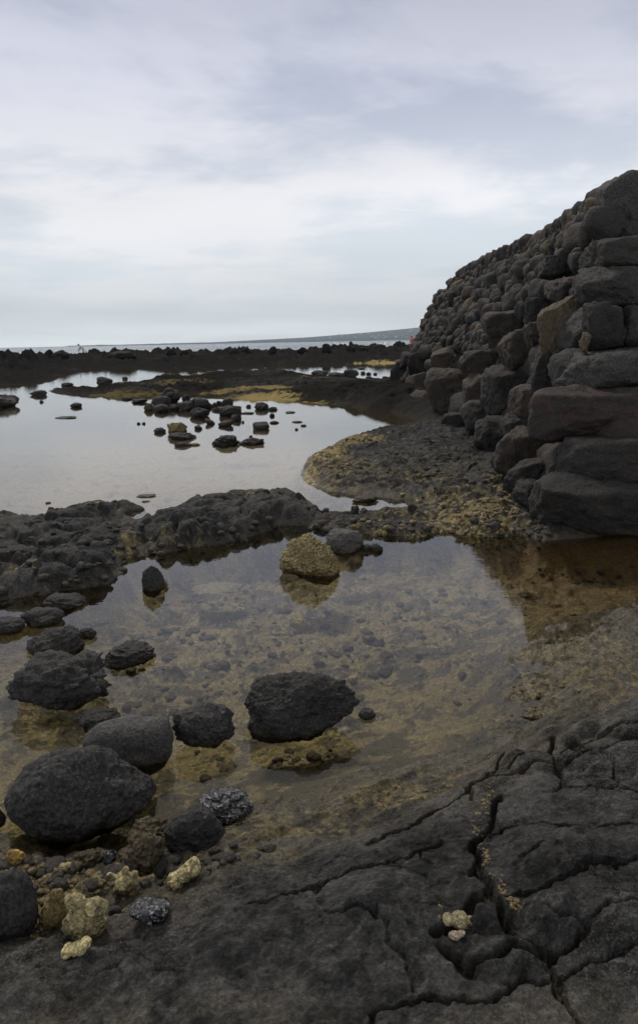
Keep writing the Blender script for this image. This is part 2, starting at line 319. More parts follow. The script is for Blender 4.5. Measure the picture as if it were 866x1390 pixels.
# ------------------------------------------------------------------ materials
class NT:
    def __init__(s, name):
        s.m = bpy.data.materials.new(name); s.m.use_nodes = True; s.n = s.m.node_tree.nodes; s.l = s.m.node_tree.links
        s.n.clear(); s.out = s.n.new('ShaderNodeOutputMaterial')
    def N(s, t, **k):
        n = s.n.new(t)
        for a, b in k.items():
            if a[0] == '_': setattr(n, a[1:], b)
            else:
                n.inputs[a.replace('_', ' ')].default_value = b
        return n
    def L(s, a, b): s.l.new(a, b)
    def noise(s, vec, scale, detail=4, rough=.6):
        n = s.N('ShaderNodeTexNoise'); n.inputs['Scale'].default_value = scale; n.inputs['Detail'].default_value = detail; n.inputs['Roughness'].default_value = rough
        s.L(vec, n.inputs['Vector']); return n.outputs['Fac']
    def vor(s, vec, scale):
        n = s.N('ShaderNodeTexVoronoi'); n.inputs['Scale'].default_value = scale; s.L(vec, n.inputs['Vector']); return n
    def ramp(s, fac, stops):
        n = s.N('ShaderNodeValToRGB'); e = n.color_ramp.elements
        while len(e) < len(stops): e.new(.5)
        for i, (p, c) in enumerate(stops):
            e[i].position = p; e[i].color = (c, c, c, 1) if isinstance(c, (int, float)) else (*c, 1)
        s.L(fac, n.inputs[0]); return n.outputs[0]
    def math(s, op, a, b=None, clamp=False):
        n = s.N('ShaderNodeMath', _operation=op); n.use_clamp = clamp
        for i, v in enumerate((a, b)):
            if v is None: continue
            if isinstance(v, (int, float)): n.inputs[i].default_value = v
            else: s.L(v, n.inputs[i])
        return n.outputs[0]
    def mix(s, fac, a, b, blend='MIX'):
        n = s.N('ShaderNodeMix', _data_type='RGBA', _blend_type=blend)
        for i, v in ((0, fac), (6, a), (7, b)):
            if isinstance(v, (int, float)): n.inputs[i].default_value = v if i == 0 else (v, v, v, 1)
            elif isinstance(v, tuple): n.inputs[i].default_value = (*v, 1)
            else: s.L(v, n.inputs[i])
        return n.outputs[2]
    def bump(s, h, dist, strength=1.0, prev=None):
        n = s.N('ShaderNodeBump'); n.inputs['Distance'].default_value = dist; n.inputs['Strength'].default_value = strength
        s.L(h, n.inputs['Height'])
        if prev is not None: s.L(prev, n.inputs['Normal'])
        return n.outputs['Normal']

def ground_mat():
    t = NT('lava_ground')
    tc = t.N('ShaderNodeNewGeometry').outputs['Position']
    at = t.N('ShaderNodeVertexColor'); at.layer_name = 'col'
    ag = t.N('ShaderNodeAttribute', _attribute_name='gloss')
    n1 = t.noise(tc, 38, 6, .7); n2 = t.noise(tc, 150, 4, .7); v1 = t.vor(tc, 90)
    # anisotropic streaks
    mp = t.N('ShaderNodeMapping'); mp.inputs['Rotation'].default_value = (0, 0, math.radians(-38)); mp.inputs['Scale'].default_value = (14, 70, 30); t.L(tc, mp.inputs['Vector'])
    st = t.noise(mp.outputs[0], 1.0, 5, .65)
    k = t.ramp(n1, [(.25, .55), (.5, 1.0), (.75, 1.6)])
    c = t.mix(1.0, at.outputs['Color'], k, 'MULTIPLY')
    c = t.mix(1.0, c, t.ramp(st, [(.3, .8), (.55, 1.0), (.72, 1.5)]), 'MULTIPLY')
    c = t.mix(1.0, c, t.ramp(t.noise(tc, 85, 4, .8), [(.30, .4), (.5, 1.0), (.70, 1.8)]), 'MULTIPLY'); fl = t.ramp(n2, [(.57, 0.0), (.60, 1.0)])
    fa = t.N('ShaderNodeAttribute', _attribute_name='fleck'); c = t.mix(t.math('MULTIPLY', t.math('MULTIPLY', fl, .45), fa.outputs['Fac']), c, (.26, .25, .22))
    b = t.N('ShaderNodeBsdfPrincipled')
    t.L(c, b.inputs['Base Color'])
    r = t.math('SUBTRACT', .68, t.math('MULTIPLY', ag.outputs['Fac'], .45)); r = t.math('ADD', r, t.math('MULTIPLY', t.math('SUBTRACT', n1, .5), .35), True)
    t.L(r, b.inputs['Roughness']); t.L(t.math('ADD', t.math('MULTIPLY', ag.outputs['Fac'], .35), .14), b.inputs['Specular IOR Level'])
    nm = t.bump(n1, .016, .9); nm = t.bump(n2, .004, .8, nm); nm = t.bump(v1.outputs['Distance'], .004, .6, nm)
    t.L(nm, b.inputs['Normal']); t.L(b.outputs[0], t.out.inputs[0]); return t.m

def rock_mat(name, base, var=.35, tide=(.036, .028, .013), tide_refl_h=.05, fleck=(.3, .29, .27), fleck_amt=.10, fleck_scale=140, pit=.006, pit_scale=70, rough=.68, spec=.22, warm=None, crust=None, bumpk=1.0):
    t = NT(name)
    geo = t.N('ShaderNodeNewGeometry').outputs['Position']; oi = t.N('ShaderNodeObjectInfo')
    n0 = t.noise(geo, 4.5, 3, .6); n1 = t.noise(geo, 28, 6, .68); n2 = t.noise(geo, fleck_scale, 3, .7); v1 = t.vor(geo, pit_scale); v2 = t.vor(geo, pit_scale*.37)
    k = t.ramp(n1, [(.25, 1-var), (.5, 1.0), (.78, 1+var*1.6)])
    c = t.mix(1.0, base, k, 'MULTIPLY')
    c = t.mix(1.0, c, t.ramp(oi.outputs['Random'], [(0, .78), (1, 1.25)]), 'MULTIPLY')
    if warm: c = t.mix(t.math('MULTIPLY', t.ramp(n0, [(.48, 0), (.66, 1)]), .6), c, warm)
    if crust:
        vc = t.vor(geo, 55); m = t.math('MULTIPLY', t.ramp(vc.outputs['Distance'], [(.25, 1), (.5, 0)]), t.ramp(t.noise(geo, 9, 3, .6), [(.40, 0), (.52, 1)]))
        c = t.mix(m, c, crust)
    c = t.mix(1.0, c, t.ramp(t.noise(geo, 95, 4, .8), [(.30, .35), (.5, 1.0), (.70, 1.9)]), 'MULTIPLY')
    c = t.mix(t.math('MULTIPLY', t.math('MULTIPLY', t.ramp(n2, [(.585, 0), (.615, 1)]), t.ramp(n0, [(.38, .25), (.6, 1)])), fleck_amt*2.4), c, fleck)
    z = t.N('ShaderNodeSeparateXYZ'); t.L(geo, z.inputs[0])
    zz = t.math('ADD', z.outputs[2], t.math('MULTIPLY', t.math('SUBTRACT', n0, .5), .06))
    mr = t.N('ShaderNodeMapRange', _interpolation_type='SMOOTHSTEP'); mr.inputs[1].default_value = tide_refl_h; mr.inputs[2].default_value = -.02; mr.inputs[3].default_value = 0; mr.inputs[4].default_value = 1
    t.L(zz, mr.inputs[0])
    c = t.mix(t.math('MULTIPLY', mr.outputs[0], .85), c, t.mix(1.0, tide, k, 'MULTIPLY'))  # tide stain that also carries the ochre water reflection, painted into the colour
    b = t.N('ShaderNodeBsdfPrincipled'); t.L(c, b.inputs['Base Color'])
    r = t.math('SUBTRACT', rough, t.math('MULTIPLY', mr.outputs[0], .35)); r = t.math('ADD', r, t.math('MULTIPLY', t.math('SUBTRACT', n1, .5), .3), True)
    t.L(r, b.inputs['Roughness']); b.inputs['Specular IOR Level'].default_value = spec
    nm = t.bump(n1, .014*bumpk, .9); nm = t.bump(v2.outputs['Distance'], pit*1.6, .6, nm); nm = t.bump(v1.outputs['Distance'], pit, .9, nm)
    t.L(nm, b.inputs['Normal']); t.L(b.outputs[0], t.out.inputs[0]); return t.m

def simple(name, c, rough=.7, noise=None, spec=.4):
    t = NT(name); b = t.N('ShaderNodeBsdfPrincipled'); b.inputs['Roughness'].default_value = rough; b.inputs['Specular IOR Level'].default_value = spec
    g = t.N('ShaderNodeNewGeometry').outputs['Position']
    n = t.noise(g, noise or 3, 4, .6)
    t.L(t.mix(1.0, c, t.ramp(n, [(.3, .75), (.7, 1.25)]), 'MULTIPLY'), b.inputs['Base Color']); t.L(b.outputs[0], t.out.inputs[0]); return t.m

def water_mat():
    t = NT('pool_water'); g = t.N('ShaderNodeNewGeometry').outputs['Position']
    mp = t.N('ShaderNodeMapping'); mp.inputs['Scale'].default_value = (1.0, 2.6, 1); t.L(g, mp.inputs['Vector'])
    n1 = t.noise(mp.outputs[0], 2.2, 3, .5); n2 = t.noise(mp.outputs[0], 11, 2, .5)
    nm = t.bump(n1, .0016, .4); nm = t.bump(n2, .0007, .5, nm)
    fr = t.N('ShaderNodeFresnel'); fr.inputs['IOR'].default_value = 1.333; t.L(nm, fr.inputs['Normal'])
    gl = t.N('ShaderNodeBsdfGlossy'); gl.inputs['Roughness'].default_value = .015; gl.inputs['Color'].default_value = (1, 1, 1, 1); t.L(nm, gl.inputs['Normal'])
    tr = t.N('ShaderNodeBsdfTransparent'); tr.inputs['Color'].default_value = (.90, .89, .82, 1)
    mx = t.N('ShaderNodeMixShader'); t.L(fr.outputs[0], mx.inputs[0]); t.L(tr.outputs[0], mx.inputs[1]); t.L(gl.outputs[0], mx.inputs[2])
    t.L(mx.outputs[0], t.out.inputs[0]); return t.m
def sea_mat():
    t = NT('sea_water'); g = t.N('ShaderNodeNewGeometry').outputs['Position']
    mp = t.N('ShaderNodeMapping'); mp.inputs['Scale'].default_value = (.5, 1.4, 1); t.L(g, mp.inputs['Vector'])
    n1 = t.noise(mp.outputs[0], .35, 5, .6); n2 = t.noise(mp.outputs[0], .02, 3, .5)
    b = t.N('ShaderNodeBsdfPrincipled'); b.inputs['Roughness'].default_value = .18; b.inputs['IOR'].default_value = 1.333
    t.L(t.mix(t.ramp(n2, [(.4, 0), (.6, 1)]), (.02, .05, .085), (.035, .075, .11)), b.inputs['Base Color'])
    t.L(t.bump(n1, 1.2, 1.0), b.inputs['Normal']); t.L(b.outputs[0], t.out.inputs[0]); return t.m

M_ground = ground_mat()
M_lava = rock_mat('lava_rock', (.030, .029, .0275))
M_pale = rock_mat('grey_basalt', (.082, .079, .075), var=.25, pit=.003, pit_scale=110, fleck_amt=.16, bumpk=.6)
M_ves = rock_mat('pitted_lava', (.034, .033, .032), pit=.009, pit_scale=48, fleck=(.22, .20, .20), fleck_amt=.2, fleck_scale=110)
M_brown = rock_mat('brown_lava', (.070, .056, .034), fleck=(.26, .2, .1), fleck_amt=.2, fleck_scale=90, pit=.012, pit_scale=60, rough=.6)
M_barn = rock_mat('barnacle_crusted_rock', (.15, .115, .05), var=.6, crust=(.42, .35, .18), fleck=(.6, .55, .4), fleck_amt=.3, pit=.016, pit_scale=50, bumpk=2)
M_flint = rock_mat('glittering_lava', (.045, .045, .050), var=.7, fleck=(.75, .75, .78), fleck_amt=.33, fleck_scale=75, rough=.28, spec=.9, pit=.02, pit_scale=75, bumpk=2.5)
M_coral = rock_mat('yellow_coral', (.40, .34, .18), var=.5, tide=(.34, .25, .08), tide_refl_h=.0, fleck=(.08, .06, .03), fleck_amt=.12, fleck_scale=85, pit=.016, pit_scale=62, rough=.85, bumpk=1.6)
M_wall = rock_mat('wall_lava', (.026, .0245, .0235), tide=(.05, .036, .016), tide_refl_h=.10, warm=(.036, .030, .025), pit=.007, pit_scale=45, fleck_amt=.08, bumpk=2.0)
M_wbrown = rock_mat('brown_wall_lava', (.037, .030, .025), tide=(.05, .036, .016), tide_refl_h=.08, warm=(.062, .047, .032), pit=.006, pit_scale=50, fleck_amt=.08, bumpk=1.2)
M_wgrey = rock_mat('grey_wall_lava', (.038, .037, .035), tide=(.05, .036, .016), tide_refl_h=.08, pit=.009, pit_scale=45, fleck_amt=.13, bumpk=1.3)
M_wred = rock_mat('red_wall_lava', (.028, .023, .021), tide=(.05, .036, .016), tide_refl_h=.08, warm=(.058, .031, .026), pit=.006, pit_scale=50, fleck_amt=.06, bumpk=1.2)
M_wtan = rock_mat('tan_wall_lava', (.10, .078, .05), tide_refl_h=.08, pit=.006, pit_scale=50, fleck=(.05, .04, .03), fleck_amt=.16, fleck_scale=50, bumpk=1.3)
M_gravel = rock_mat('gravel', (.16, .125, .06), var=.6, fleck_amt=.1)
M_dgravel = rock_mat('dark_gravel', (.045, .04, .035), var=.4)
M_sub = rock_mat('submerged_stone', (.2, .18, .12), tide=(.17, .15, .10), tide_refl_h=-.3, var=.6)
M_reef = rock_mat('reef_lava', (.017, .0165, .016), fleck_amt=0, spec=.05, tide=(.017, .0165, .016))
M_core = simple('wall_core', (.012, .011, .010), .95)

# ------------------------------------------------------------------ object helpers
def tag(o, label=None, cat=None, group=None, kind=None):
    if label: o['label'] = label
    if cat: o['category'] = cat
    if group: o['group'] = group
    if kind: o['kind'] = kind
    return o
def link(name, me, mat=None, parent=None):
    o = bpy.data.objects.new(name, me); C.objects.link(o)
    if mat: me.materials.clear(); me.materials.append(mat)
    if parent: o.parent = parent
    return o

g_me = grid_mesh('ground', Xf, Yf, Zf, nr_, nc_)
ca = g_me.color_attributes.new('col', 'FLOAT_COLOR', 'POINT'); ca.data.foreach_set('color', np.concatenate([col, np.ones((len(col), 1))], 1).astype(np.float32).ravel())
fk = g_me.attributes.new('fleck', 'FLOAT', 'POINT'); fk.data.foreach_set('value', (sm(9, 4, Yf)*(.35+.65*(WH == 1))*np.clip(.6+.8*n_a, .1, 1.3)).astype(np.float32))
ga = g_me.attributes.new('gloss', 'FLOAT', 'POINT'); ga.data.foreach_set('value', gloss.astype(np.float32))
tag(link('ground', g_me, M_ground), 'dark lava rock shore with tide pools', 'ground', kind='structure')

def sheet(name, x0, x1, y0, y1, z, mat, label, cat, n=2):
    X, Y = np.meshgrid(np.linspace(x0, x1, n), np.linspace(y0, y1, n)); 
    o = link(name, grid_mesh(name, X.ravel(), Y.ravel(), np.full(X.size, z), n, n), mat); tag(o, label, cat, kind='structure'); return o
sheet('pool_water', -170, 170, 1.2, 84, 0.0, water_mat(), 'still clear tide pool water over a brown rocky bottom', 'water')
# sea with a light swell
sy = np.concatenate([np.linspace(76, 400, 240), np.geomspace(405, 8000, 60)]); sx = np.linspace(-1, 1, 260)
SY, SX = np.meshgrid(sy, sx, indexing='ij'); SX = SX*(SY*.9+160)
SZ = (.10*vn2(SX*.05, SY*.16, 301)+.05*vn2(SX*.2, SY*.5, 302))*sm(90, 130, SY)*sm(700, 300, SY)-.12
tag(link('sea', grid_mesh('sea', SX.ravel(), SY.ravel(), SZ.ravel(), len(sy), len(sx)), sea_mat()), 'blue grey open sea reaching the horizon', 'sea', kind='structure')

# ------------------------------------------------------------------ rocks
_ico = {}
def ico(n):
    if n not in _ico:
        bm = bmesh.new(); bmesh.ops.create_icosphere(bm, subdivisions=n, radius=1)
        V = np.array([v.co[:] for v in bm.verts]); T = np.array([[v.index for v in f.verts] for f in bm.faces]); bm.free(); _ico[n] = (V, T)
    return _ico[n]
def rock_shape(seed, sub=4, grain=0.0, dlo=.72, facets=14, sharp=9, lump=.12, rough=.03, pits=0.0, box=0.0):
    r = np.random.default_rng(seed); V, T = ico(sub)
    n = r.normal(size=(facets, 3)); n /= np.linalg.norm(n, axis=1)[:, None]; d = r.uniform(dlo, 1.05, facets)
    if box > 0:
        bn = np.array([[1,0,0],[-1,0,0],[0,1,0],[0,-1,0],[0,0,1],[0,0,-1]], float)+r.normal(0, .13, (6, 3)); bn /= np.linalg.norm(bn, axis=1)[:, None]
        n = np.concatenate([bn, n]); d = np.concatenate([np.full(6, 1-.28*box), d])
    dots = np.clip(V@n.T/d, 1e-6, None)
    rad = (np.power(dots, sharp).sum(1)+.35)**(-1/sharp)
    rad = rad*(1+lump*fbm3(V, 1.3, 3, seed % 97))
    rad = rad*(1+rough*fbm3(V, 5.5, 4, seed % 89+3, .62))
    if pits: 
        a = fbm3(V, 3.2, 3, seed % 71+9, .6); rad = rad*(1-pits*np.clip(a-.15, 0, 1)-pits*.6*np.abs(fbm3(V, 8, 2, seed % 61)))
    if grain:
        g = vn3(V[:, 0]*26, V[:, 1]*26, V[:, 2]*26, 5)*.6+vn3(V[:, 0]*13, V[:, 1]*13, V[:, 2]*13, 6)*.6+vn3(V[:, 0]*48, V[:, 1]*48, V[:, 2]*48, 7)*.35
        rad = rad*(1+grain*(g-1.3*np.clip(-g-.15, 0, 1)))
    P = V*rad[:, None]
    P -= (P.max(0)+P.min(0))/2; P /= (P.max(0)-P.min(0))/2
    return P, T
def rotz(P, a):
    c, s = math.cos(a), math.sin(a); Q = P.copy(); Q[:, 0] = P[:, 0]*c-P[:, 1]*s; Q[:, 1] = P[:, 0]*s+P[:, 1]*c; return Q
def roty(P, a):
    c, s = math.cos(a), math.sin(a); Q = P.copy(); Q[:, 0] = P[:, 0]*c+P[:, 2]*s; Q[:, 2] = -P[:, 0]*s+P[:, 2]*c; return Q
def fit_rock(P, x0, y0, x1, y1, zb=0.0, deep=.85, sink=.35, floor=None):
    """size a rock so its visible part stands where the photograph shows it, touching the surface zb"""
    cx = (x0+x1)/2; gx, gy = ground(cx, y1, zb)
    w = ground(x1, y1, zb)[0]-ground(x0, y1, zb)[0]; dep = w*deep
    s = np.array([w/2, dep/2, w/3]); c = np.array([gx, gy+dep*.42, zb])
    h = (EYE-0)*0
    for it in range(9):
        Q = P*s+c
        vis = Q[Q[:, 2] > zb-.004]
        if len(vis) < 8: c[2] += .02; continue
        u, v = proj(vis)
        k = (x1-x0)/max(u.max()-u.min(), 1e-3); s[0] *= k**.9; s[1] *= k**.5
        dist = c[1]/F
        c[0] += (cx-(u.max()+u.min())/2)*dist
        top = v.min(); err = (top-y0)                      # positive: too low
        H = s[2]*(1-sink); 
        s[2] = max(s[2]+err*dist*.55, w*.05); c[2] = zb+s[2]*(1-2*sink)
        bot = v.max(); c[1] += (bot-y1)/F*c[1]**2/EYE*.8
    return P*s+c
ROCKS = 'loose rocks lying in the tide pools'
def auto_z(bb):
    z = .05
    for _ in range(4): z = float(height([ground((bb[0]+bb[2])/2, bb[3]-3, z)[0]], [ground((bb[0]+bb[2])/2, bb[3]-3, z)[1]])[0])
    return max(z, -.02)
def add_rock(name, bb, label, mat=None, seed=None, zb=0.0, sub=4, deep=.85, sink=.3, cat='rock', group=None, tilt=0, **kw):
    global _seed
    _seed = _seed+1; sd = seed or _seed
    P, T = rock_shape(sd, sub, **kw)
    P = rotz(P, sd*1.3)
    if tilt: P = roty(P*np.array([1, 1, .6]), tilt)
    P /= np.abs(P).max(0)
    if zb > 0: zb = auto_z(bb)
    Q = fit_rock(P, *bb, zb=zb, deep=deep, sink=sink)
    w_ = Q[:, 0].max()-Q[:, 0].min()
    if sub >= 5 and mat is not M_pale: Q = weather(Q, w_*.022, 5/w_, sd)
    c = Q.mean(0); c[2] = Q[:, 2].min(); me = tri_mesh(name, Q-c, T)
    o = link(name, me, mat or M_lava); o.location = c; tag(o, label, cat, group); return o
_seed = 100
def weather(Q, amp, f, seed=0, o=4):
    c = (Q.max(0)+Q.min(0))/2; d = Q-c; L = np.linalg.norm(d, axis=1)[:, None]+1e-6
    n = fbm3(Q+seed*3.7, f, o, 11, .6)+.8*np.minimum(0, fbm3(Q+seed, f*1.7, 3, 19, .6)+.1)
    return Q+d/L*(amp*n)[:, None]
G1 = 'loose lava rocks in the near tide pool'; G2 = 'small lava rocks scattered in the middle pool'; G3 = 'coral chunks on the near shore'
ROUGH = dict(lump=.22, rough=.085, pits=.16, facets=9, sharp=16, grain=.02)
SMOOTH = dict(lump=.10, rough=.018, facets=8, sharp=6, grain=.005)
ANG = dict(lump=.16, rough=.06, facets=7, sharp=28, grain=.014)
near_rocks = [
 ('boulder', (8,1012,217,1146), 'largest rounded pitted black boulder at lower left of the near pool', dict(mat=M_ves, sub=6, deep=.72, sink=.25, lump=.10, rough=.02, pits=.03, facets=9, sharp=4, seed=318, grain=.014)),
 ('boulder', (112,970,236,1042), 'smooth paler grey egg-shaped boulder touching the largest boulder', dict(mat=M_pale, sub=5, deep=.8, sink=.3, seed=322, **SMOOTH)),
 ('boulder', (10,880,152,966), 'big craggy dark boulder with a knob on top, left side of near pool', dict(sub=5, deep=.8, sink=.14, seed=333, **ROUGH)),
 ('boulder', (232,953,320,1016), 'dark angular boulder standing just right of the pale grey one', dict(sub=5, deep=.7, sink=.12, seed=346, mat=M_ves, **ANG)),
 ('boulder', (333,913,487,1004), 'blocky black boulder alone in the middle of the near pool', dict(sub=6, deep=.6, sink=.22, seed=352, box=.75, lump=.12, rough=.04, pits=.09, facets=9, sharp=12, grain=.014)),
 ('rock', (98,958,168,996), 'low dark rock half submerged between craggy boulder and pale boulder', dict(sub=5, sink=.4, **ROUGH)),
 ('rock', (140,868,212,906), 'dark jagged rock behind the craggy boulder, to its right', dict(sub=5, **ROUGH)),
 ('rock', (35,848,116,894), 'dark humped rock just behind the craggy boulder', dict(sub=5, sink=.35, **ANG)),
 ('rock', (106,852,132,868), 'small dark knob of rock touching the humped rock', dict(sub=4, **ANG)),
 ('rock', (-14,836,36,861), 'dark rock cut by the left edge of the view beside the pool', dict(sub=4, **ANG)),
 ('rock', (28,823,88,852), 'dark wedge rock between the edge rock and the humped rock', dict(sub=4, **ANG)),
 ('rock', (58,804,118,828), 'low flat dark rock just off the left lava band', dict(sub=4, sink=.4, **ROUGH)),
 ('rock', (192,768,224,803), 'small upright dark rock with golden barnacled foot in open pool', dict(sub=5, deep=.8, seed=377, **ANG)),
 ('rock', (378,724,462,783), 'golden barnacle-crusted rock in the upper part of the near pool', dict(mat=M_barn, sub=6, deep=.7, sink=.3, seed=384, lump=.14, rough=.06, pits=.05, facets=10, sharp=8)),
 ('rock', (440,717,494,752), 'plain dark grey rock leaning against the golden barnacled rock', dict(sub=5, sink=.3, seed=391, mat=M_pale, **ANG)),
 ('stone', (489,738,507,749), 'small black stone right of the golden rock, left of a pair', dict(sub=3, **ANG)),
 ('stone', (502,737,520,748), 'small black stone right of the golden rock, right of a pair', dict(sub=3, **ANG)),
 ('rock', (222,1090,309,1166), 'rounded charcoal rock below the glittering rock near the shelf', dict(sub=5, deep=.75, sink=.2, seed=401, lump=.14, rough=.03, pits=.04, facets=10, sharp=8)),
 ('rock', (266,1067,346,1121), 'dark wet rock glittering with white flecks beside the shelf edge', dict(mat=M_flint, sub=5, seed=411, **ROUGH)),
 ('stone', (258,790,332,809), 'pale flat stone lying under water in the middle of the near pool', dict(sub=5, zb=-.16, sink=.35, mat=M_sub, lump=.3, rough=.10, facets=6, sharp=14)),
 ('stone', (486,960,510,977), 'small black stone in the pool right of the blocky boulder', dict(sub=4, **ANG)),
 ('boulder', (-40,1180,53,1282), 'smooth charcoal boulder cut by the lower left edge of the view', dict(sub=5, deep=.8, sink=.2, seed=421, zb=.02, **SMOOTH)),
 ('stone', (-12,1097,9,1122), 'small black stone left of the largest boulder', dict(sub=4, **SMOOTH)),
 ('rock', (158,1128,228,1188), 'rough brown rock below the largest boulder, left of the charcoal rock', dict(mat=M_brown, sub=5, seed=431, zb=.01, **ROUGH)),
 ('rock', (172,1106,238,1150), 'brown crusted rock wedged between largest boulder and charcoal rock', dict(mat=M_brown, sub=5, seed=437, zb=.0, **ROUGH)),
 ('rock', (96,1150,150,1186), 'flat dark brown rock under the largest boulder beside yellow coral', dict(mat=M_brown, sub=5, zb=.0, sink=.4, **ROUGH)),
 ('stone', (140,1153,162,1180), 'small dark stone tipped with white glints below largest boulder', dict(mat=M_flint, sub=4, zb=.01, **ANG)),
 ('stone', (176,1217,231,1257), 'blocky black stone glittering silver on the shore by the coral', dict(mat=M_flint, sub=5, seed=446, zb=.03, deep=.7, sink=.1, box=.9, lump=.06, rough=.05, facets=6, sharp=14)),
 ('stone', (231,1184,250,1206), 'small black pebble resting against the slanting yellow coral', dict(sub=3, zb=.03, **ANG)),
 ('stone', (147,1229,166,1248), 'small black pebble right of the biggest coral chunk', dict(sub=3, zb=.03, **ANG)),
 ('stone', (190,1192,206,1207), 'small black pebble right of the star-shaped coral', dict(sub=3, zb=.03, **ANG)),
]
for nm, bb, lab, kw in near_rocks:
    add_rock(nm, bb, lab, group=G1, **kw)

# barnacled foot of the little upright rock is part of that rock: crusted chip beside it
o = add_rock('stone', (207,786,229,799), 'golden barnacled chip at foot of the small upright dark rock', mat=M_barn, sub=4, group=G1, **ROUGH)

# coral chunks: knobbly fused balls
def coral(bb, label, balls, zb, seed, mat=None, deep=.7, name='coral_chunk'):
    V, T = ico(5); r = np.random.default_rng(seed)
    cs = np.array([b[:3] for b in balls]); rs = np.array([b[3] for b in balls]); ctr = np.average(cs, axis=0, weights=rs**2)
    # ray-cast the union of balls from its centre, softly blended
    best = np.full(len(V), .05)
    for c_, r_ in zip(cs, rs):
        q = c_-ctr; b = V@q; disc = b*b-(q@q-r_*r_); hit = disc > 0
        best = np.where(hit, np.maximum(best, b+np.sqrt(np.maximum(disc, 0))), best)
    nb = best*(1+.09*fbm3(V, 2.2, 3, seed)+.03*fbm3(V, 9, 3, seed+5, .6)-.07*np.clip(fbm3(V, 5.5, 2, seed+8)-.2, 0, 1)); P = V*nb[:, None]
    P -= (P.max(0)+P.min(0))/2; P /= np.abs(P).max(0)
    if zb >= 0: zb = auto_z(bb)
    Q = fit_rock(P, *bb, zb=zb, deep=deep, sink=.12); c = Q.mean(0); c[2] = Q[:, 2].min()
    o = link(name, tri_mesh(name, Q-c, T), mat or M_coral); o.location = c; tag(o, label, 'coral', G3); return o
coral((145,1175,192,1215), 'pale yellow star-shaped coral chunk below the largest boulder', [(0,0,0,.62),(.8,0,.05,.24),(-.8,0,.35,.22),(.5,0,-.6,.22),(.15,0,.75,.24),(-.5,0,-.45,.25),(.7,0,.5,.2)], .03, 5)
coral((82,1211,149,1282), 'biggest knobbly yellow coral chunk with a lobe curled on top', [(0,0,-.25,.7),(-.25,0,.75,.34),(.38,0,.42,.42),(.1,.1,.2,.45),(-.5,0,-.6,.35)], .02, 6)
coral((226,1162,273,1209), 'slanting yellow coral piece with a broken pale end, next to shelf', [(.35,0,.35,.42),(-.4,0,-.4,.42),(0,0,0,.4),(.45,0,.85,.18),(-.7,0,-.2,.2)], .03, 7)
coral((83,1270,125,1303), 'small knobbly yellow coral in front of the biggest coral chunk', [(-.5,0,-.2,.38),(0,0,0,.36),(.55,0,.4,.36),(.3,0,-.1,.3)], .03, 8)
coral((52,1205,92,1262), 'dull brown coral lump between left edge boulder and yellow coral', [(0,0,0,.6),(.2,0,.6,.35),(-.4,0,-.3,.4)], .01, 9, mat=rock_mat('stained_coral', (.16, .12, .05), tide_refl_h=0, pit=.012, pit_scale=60))
coral((8,1152,36,1178), 'small orange brown coral lump under the left side of largest boulder', [(0,0,0,.6),(.5,0,.1,.35),(-.4,0,.2,.4)], .0, 10, mat=rock_mat('orange_coral', (.30, .20, .06), tide_refl_h=0, pit=.012))
coral((80,1169,98,1185), 'tiny yellow coral scrap above the star-shaped coral, to its left', [(0,0,0,.5),(.5,0,.3,.35)], .0, 12)
coral((600,1235,646,1264), 'pale yellow coral chip wedged in a hollow of the front shelf', [(0,0,0,.5),(.6,0,-.1,.3),(-.6,0,.1,.35),(.1,0,.4,.3)], .13, 13, mat=rock_mat('pale_coral', (.30, .26, .15), tide_refl_h=0, pit=.012, pit_scale=60))
coral((608,1262,632,1277), 'small pinkish coral bit in the crack below the wedged chip', [(0,0,0,.5),(.5,0,.3,.35)], .13, 14, mat=rock_mat('pink_coral', (.26, .2, .15), tide_refl_h=0, pit=.012))
coral((392,838,424,858), 'pale yellow coral lump under water in the middle of near pool', [(0,0,0,.6),(.6,0,-.2,.4),(-.5,0,.1,.4)], -.07, 15)
coral((470,917,487,928), 'tiny yellow coral lump right behind the blocky boulder', [(0,0,0,.6),(.4,0,.2,.4)], -.03, 16)
coral((112,838,150,852), 'greenish coral patch under water near the dark wedge rocks', [(0,0,0,.5),(.6,0,.1,.4),(-.6,0,0,.4)], -.10, 17, mat=rock_mat('green_coral', (.22, .20, .10), tide_refl_h=0, pit=.012))

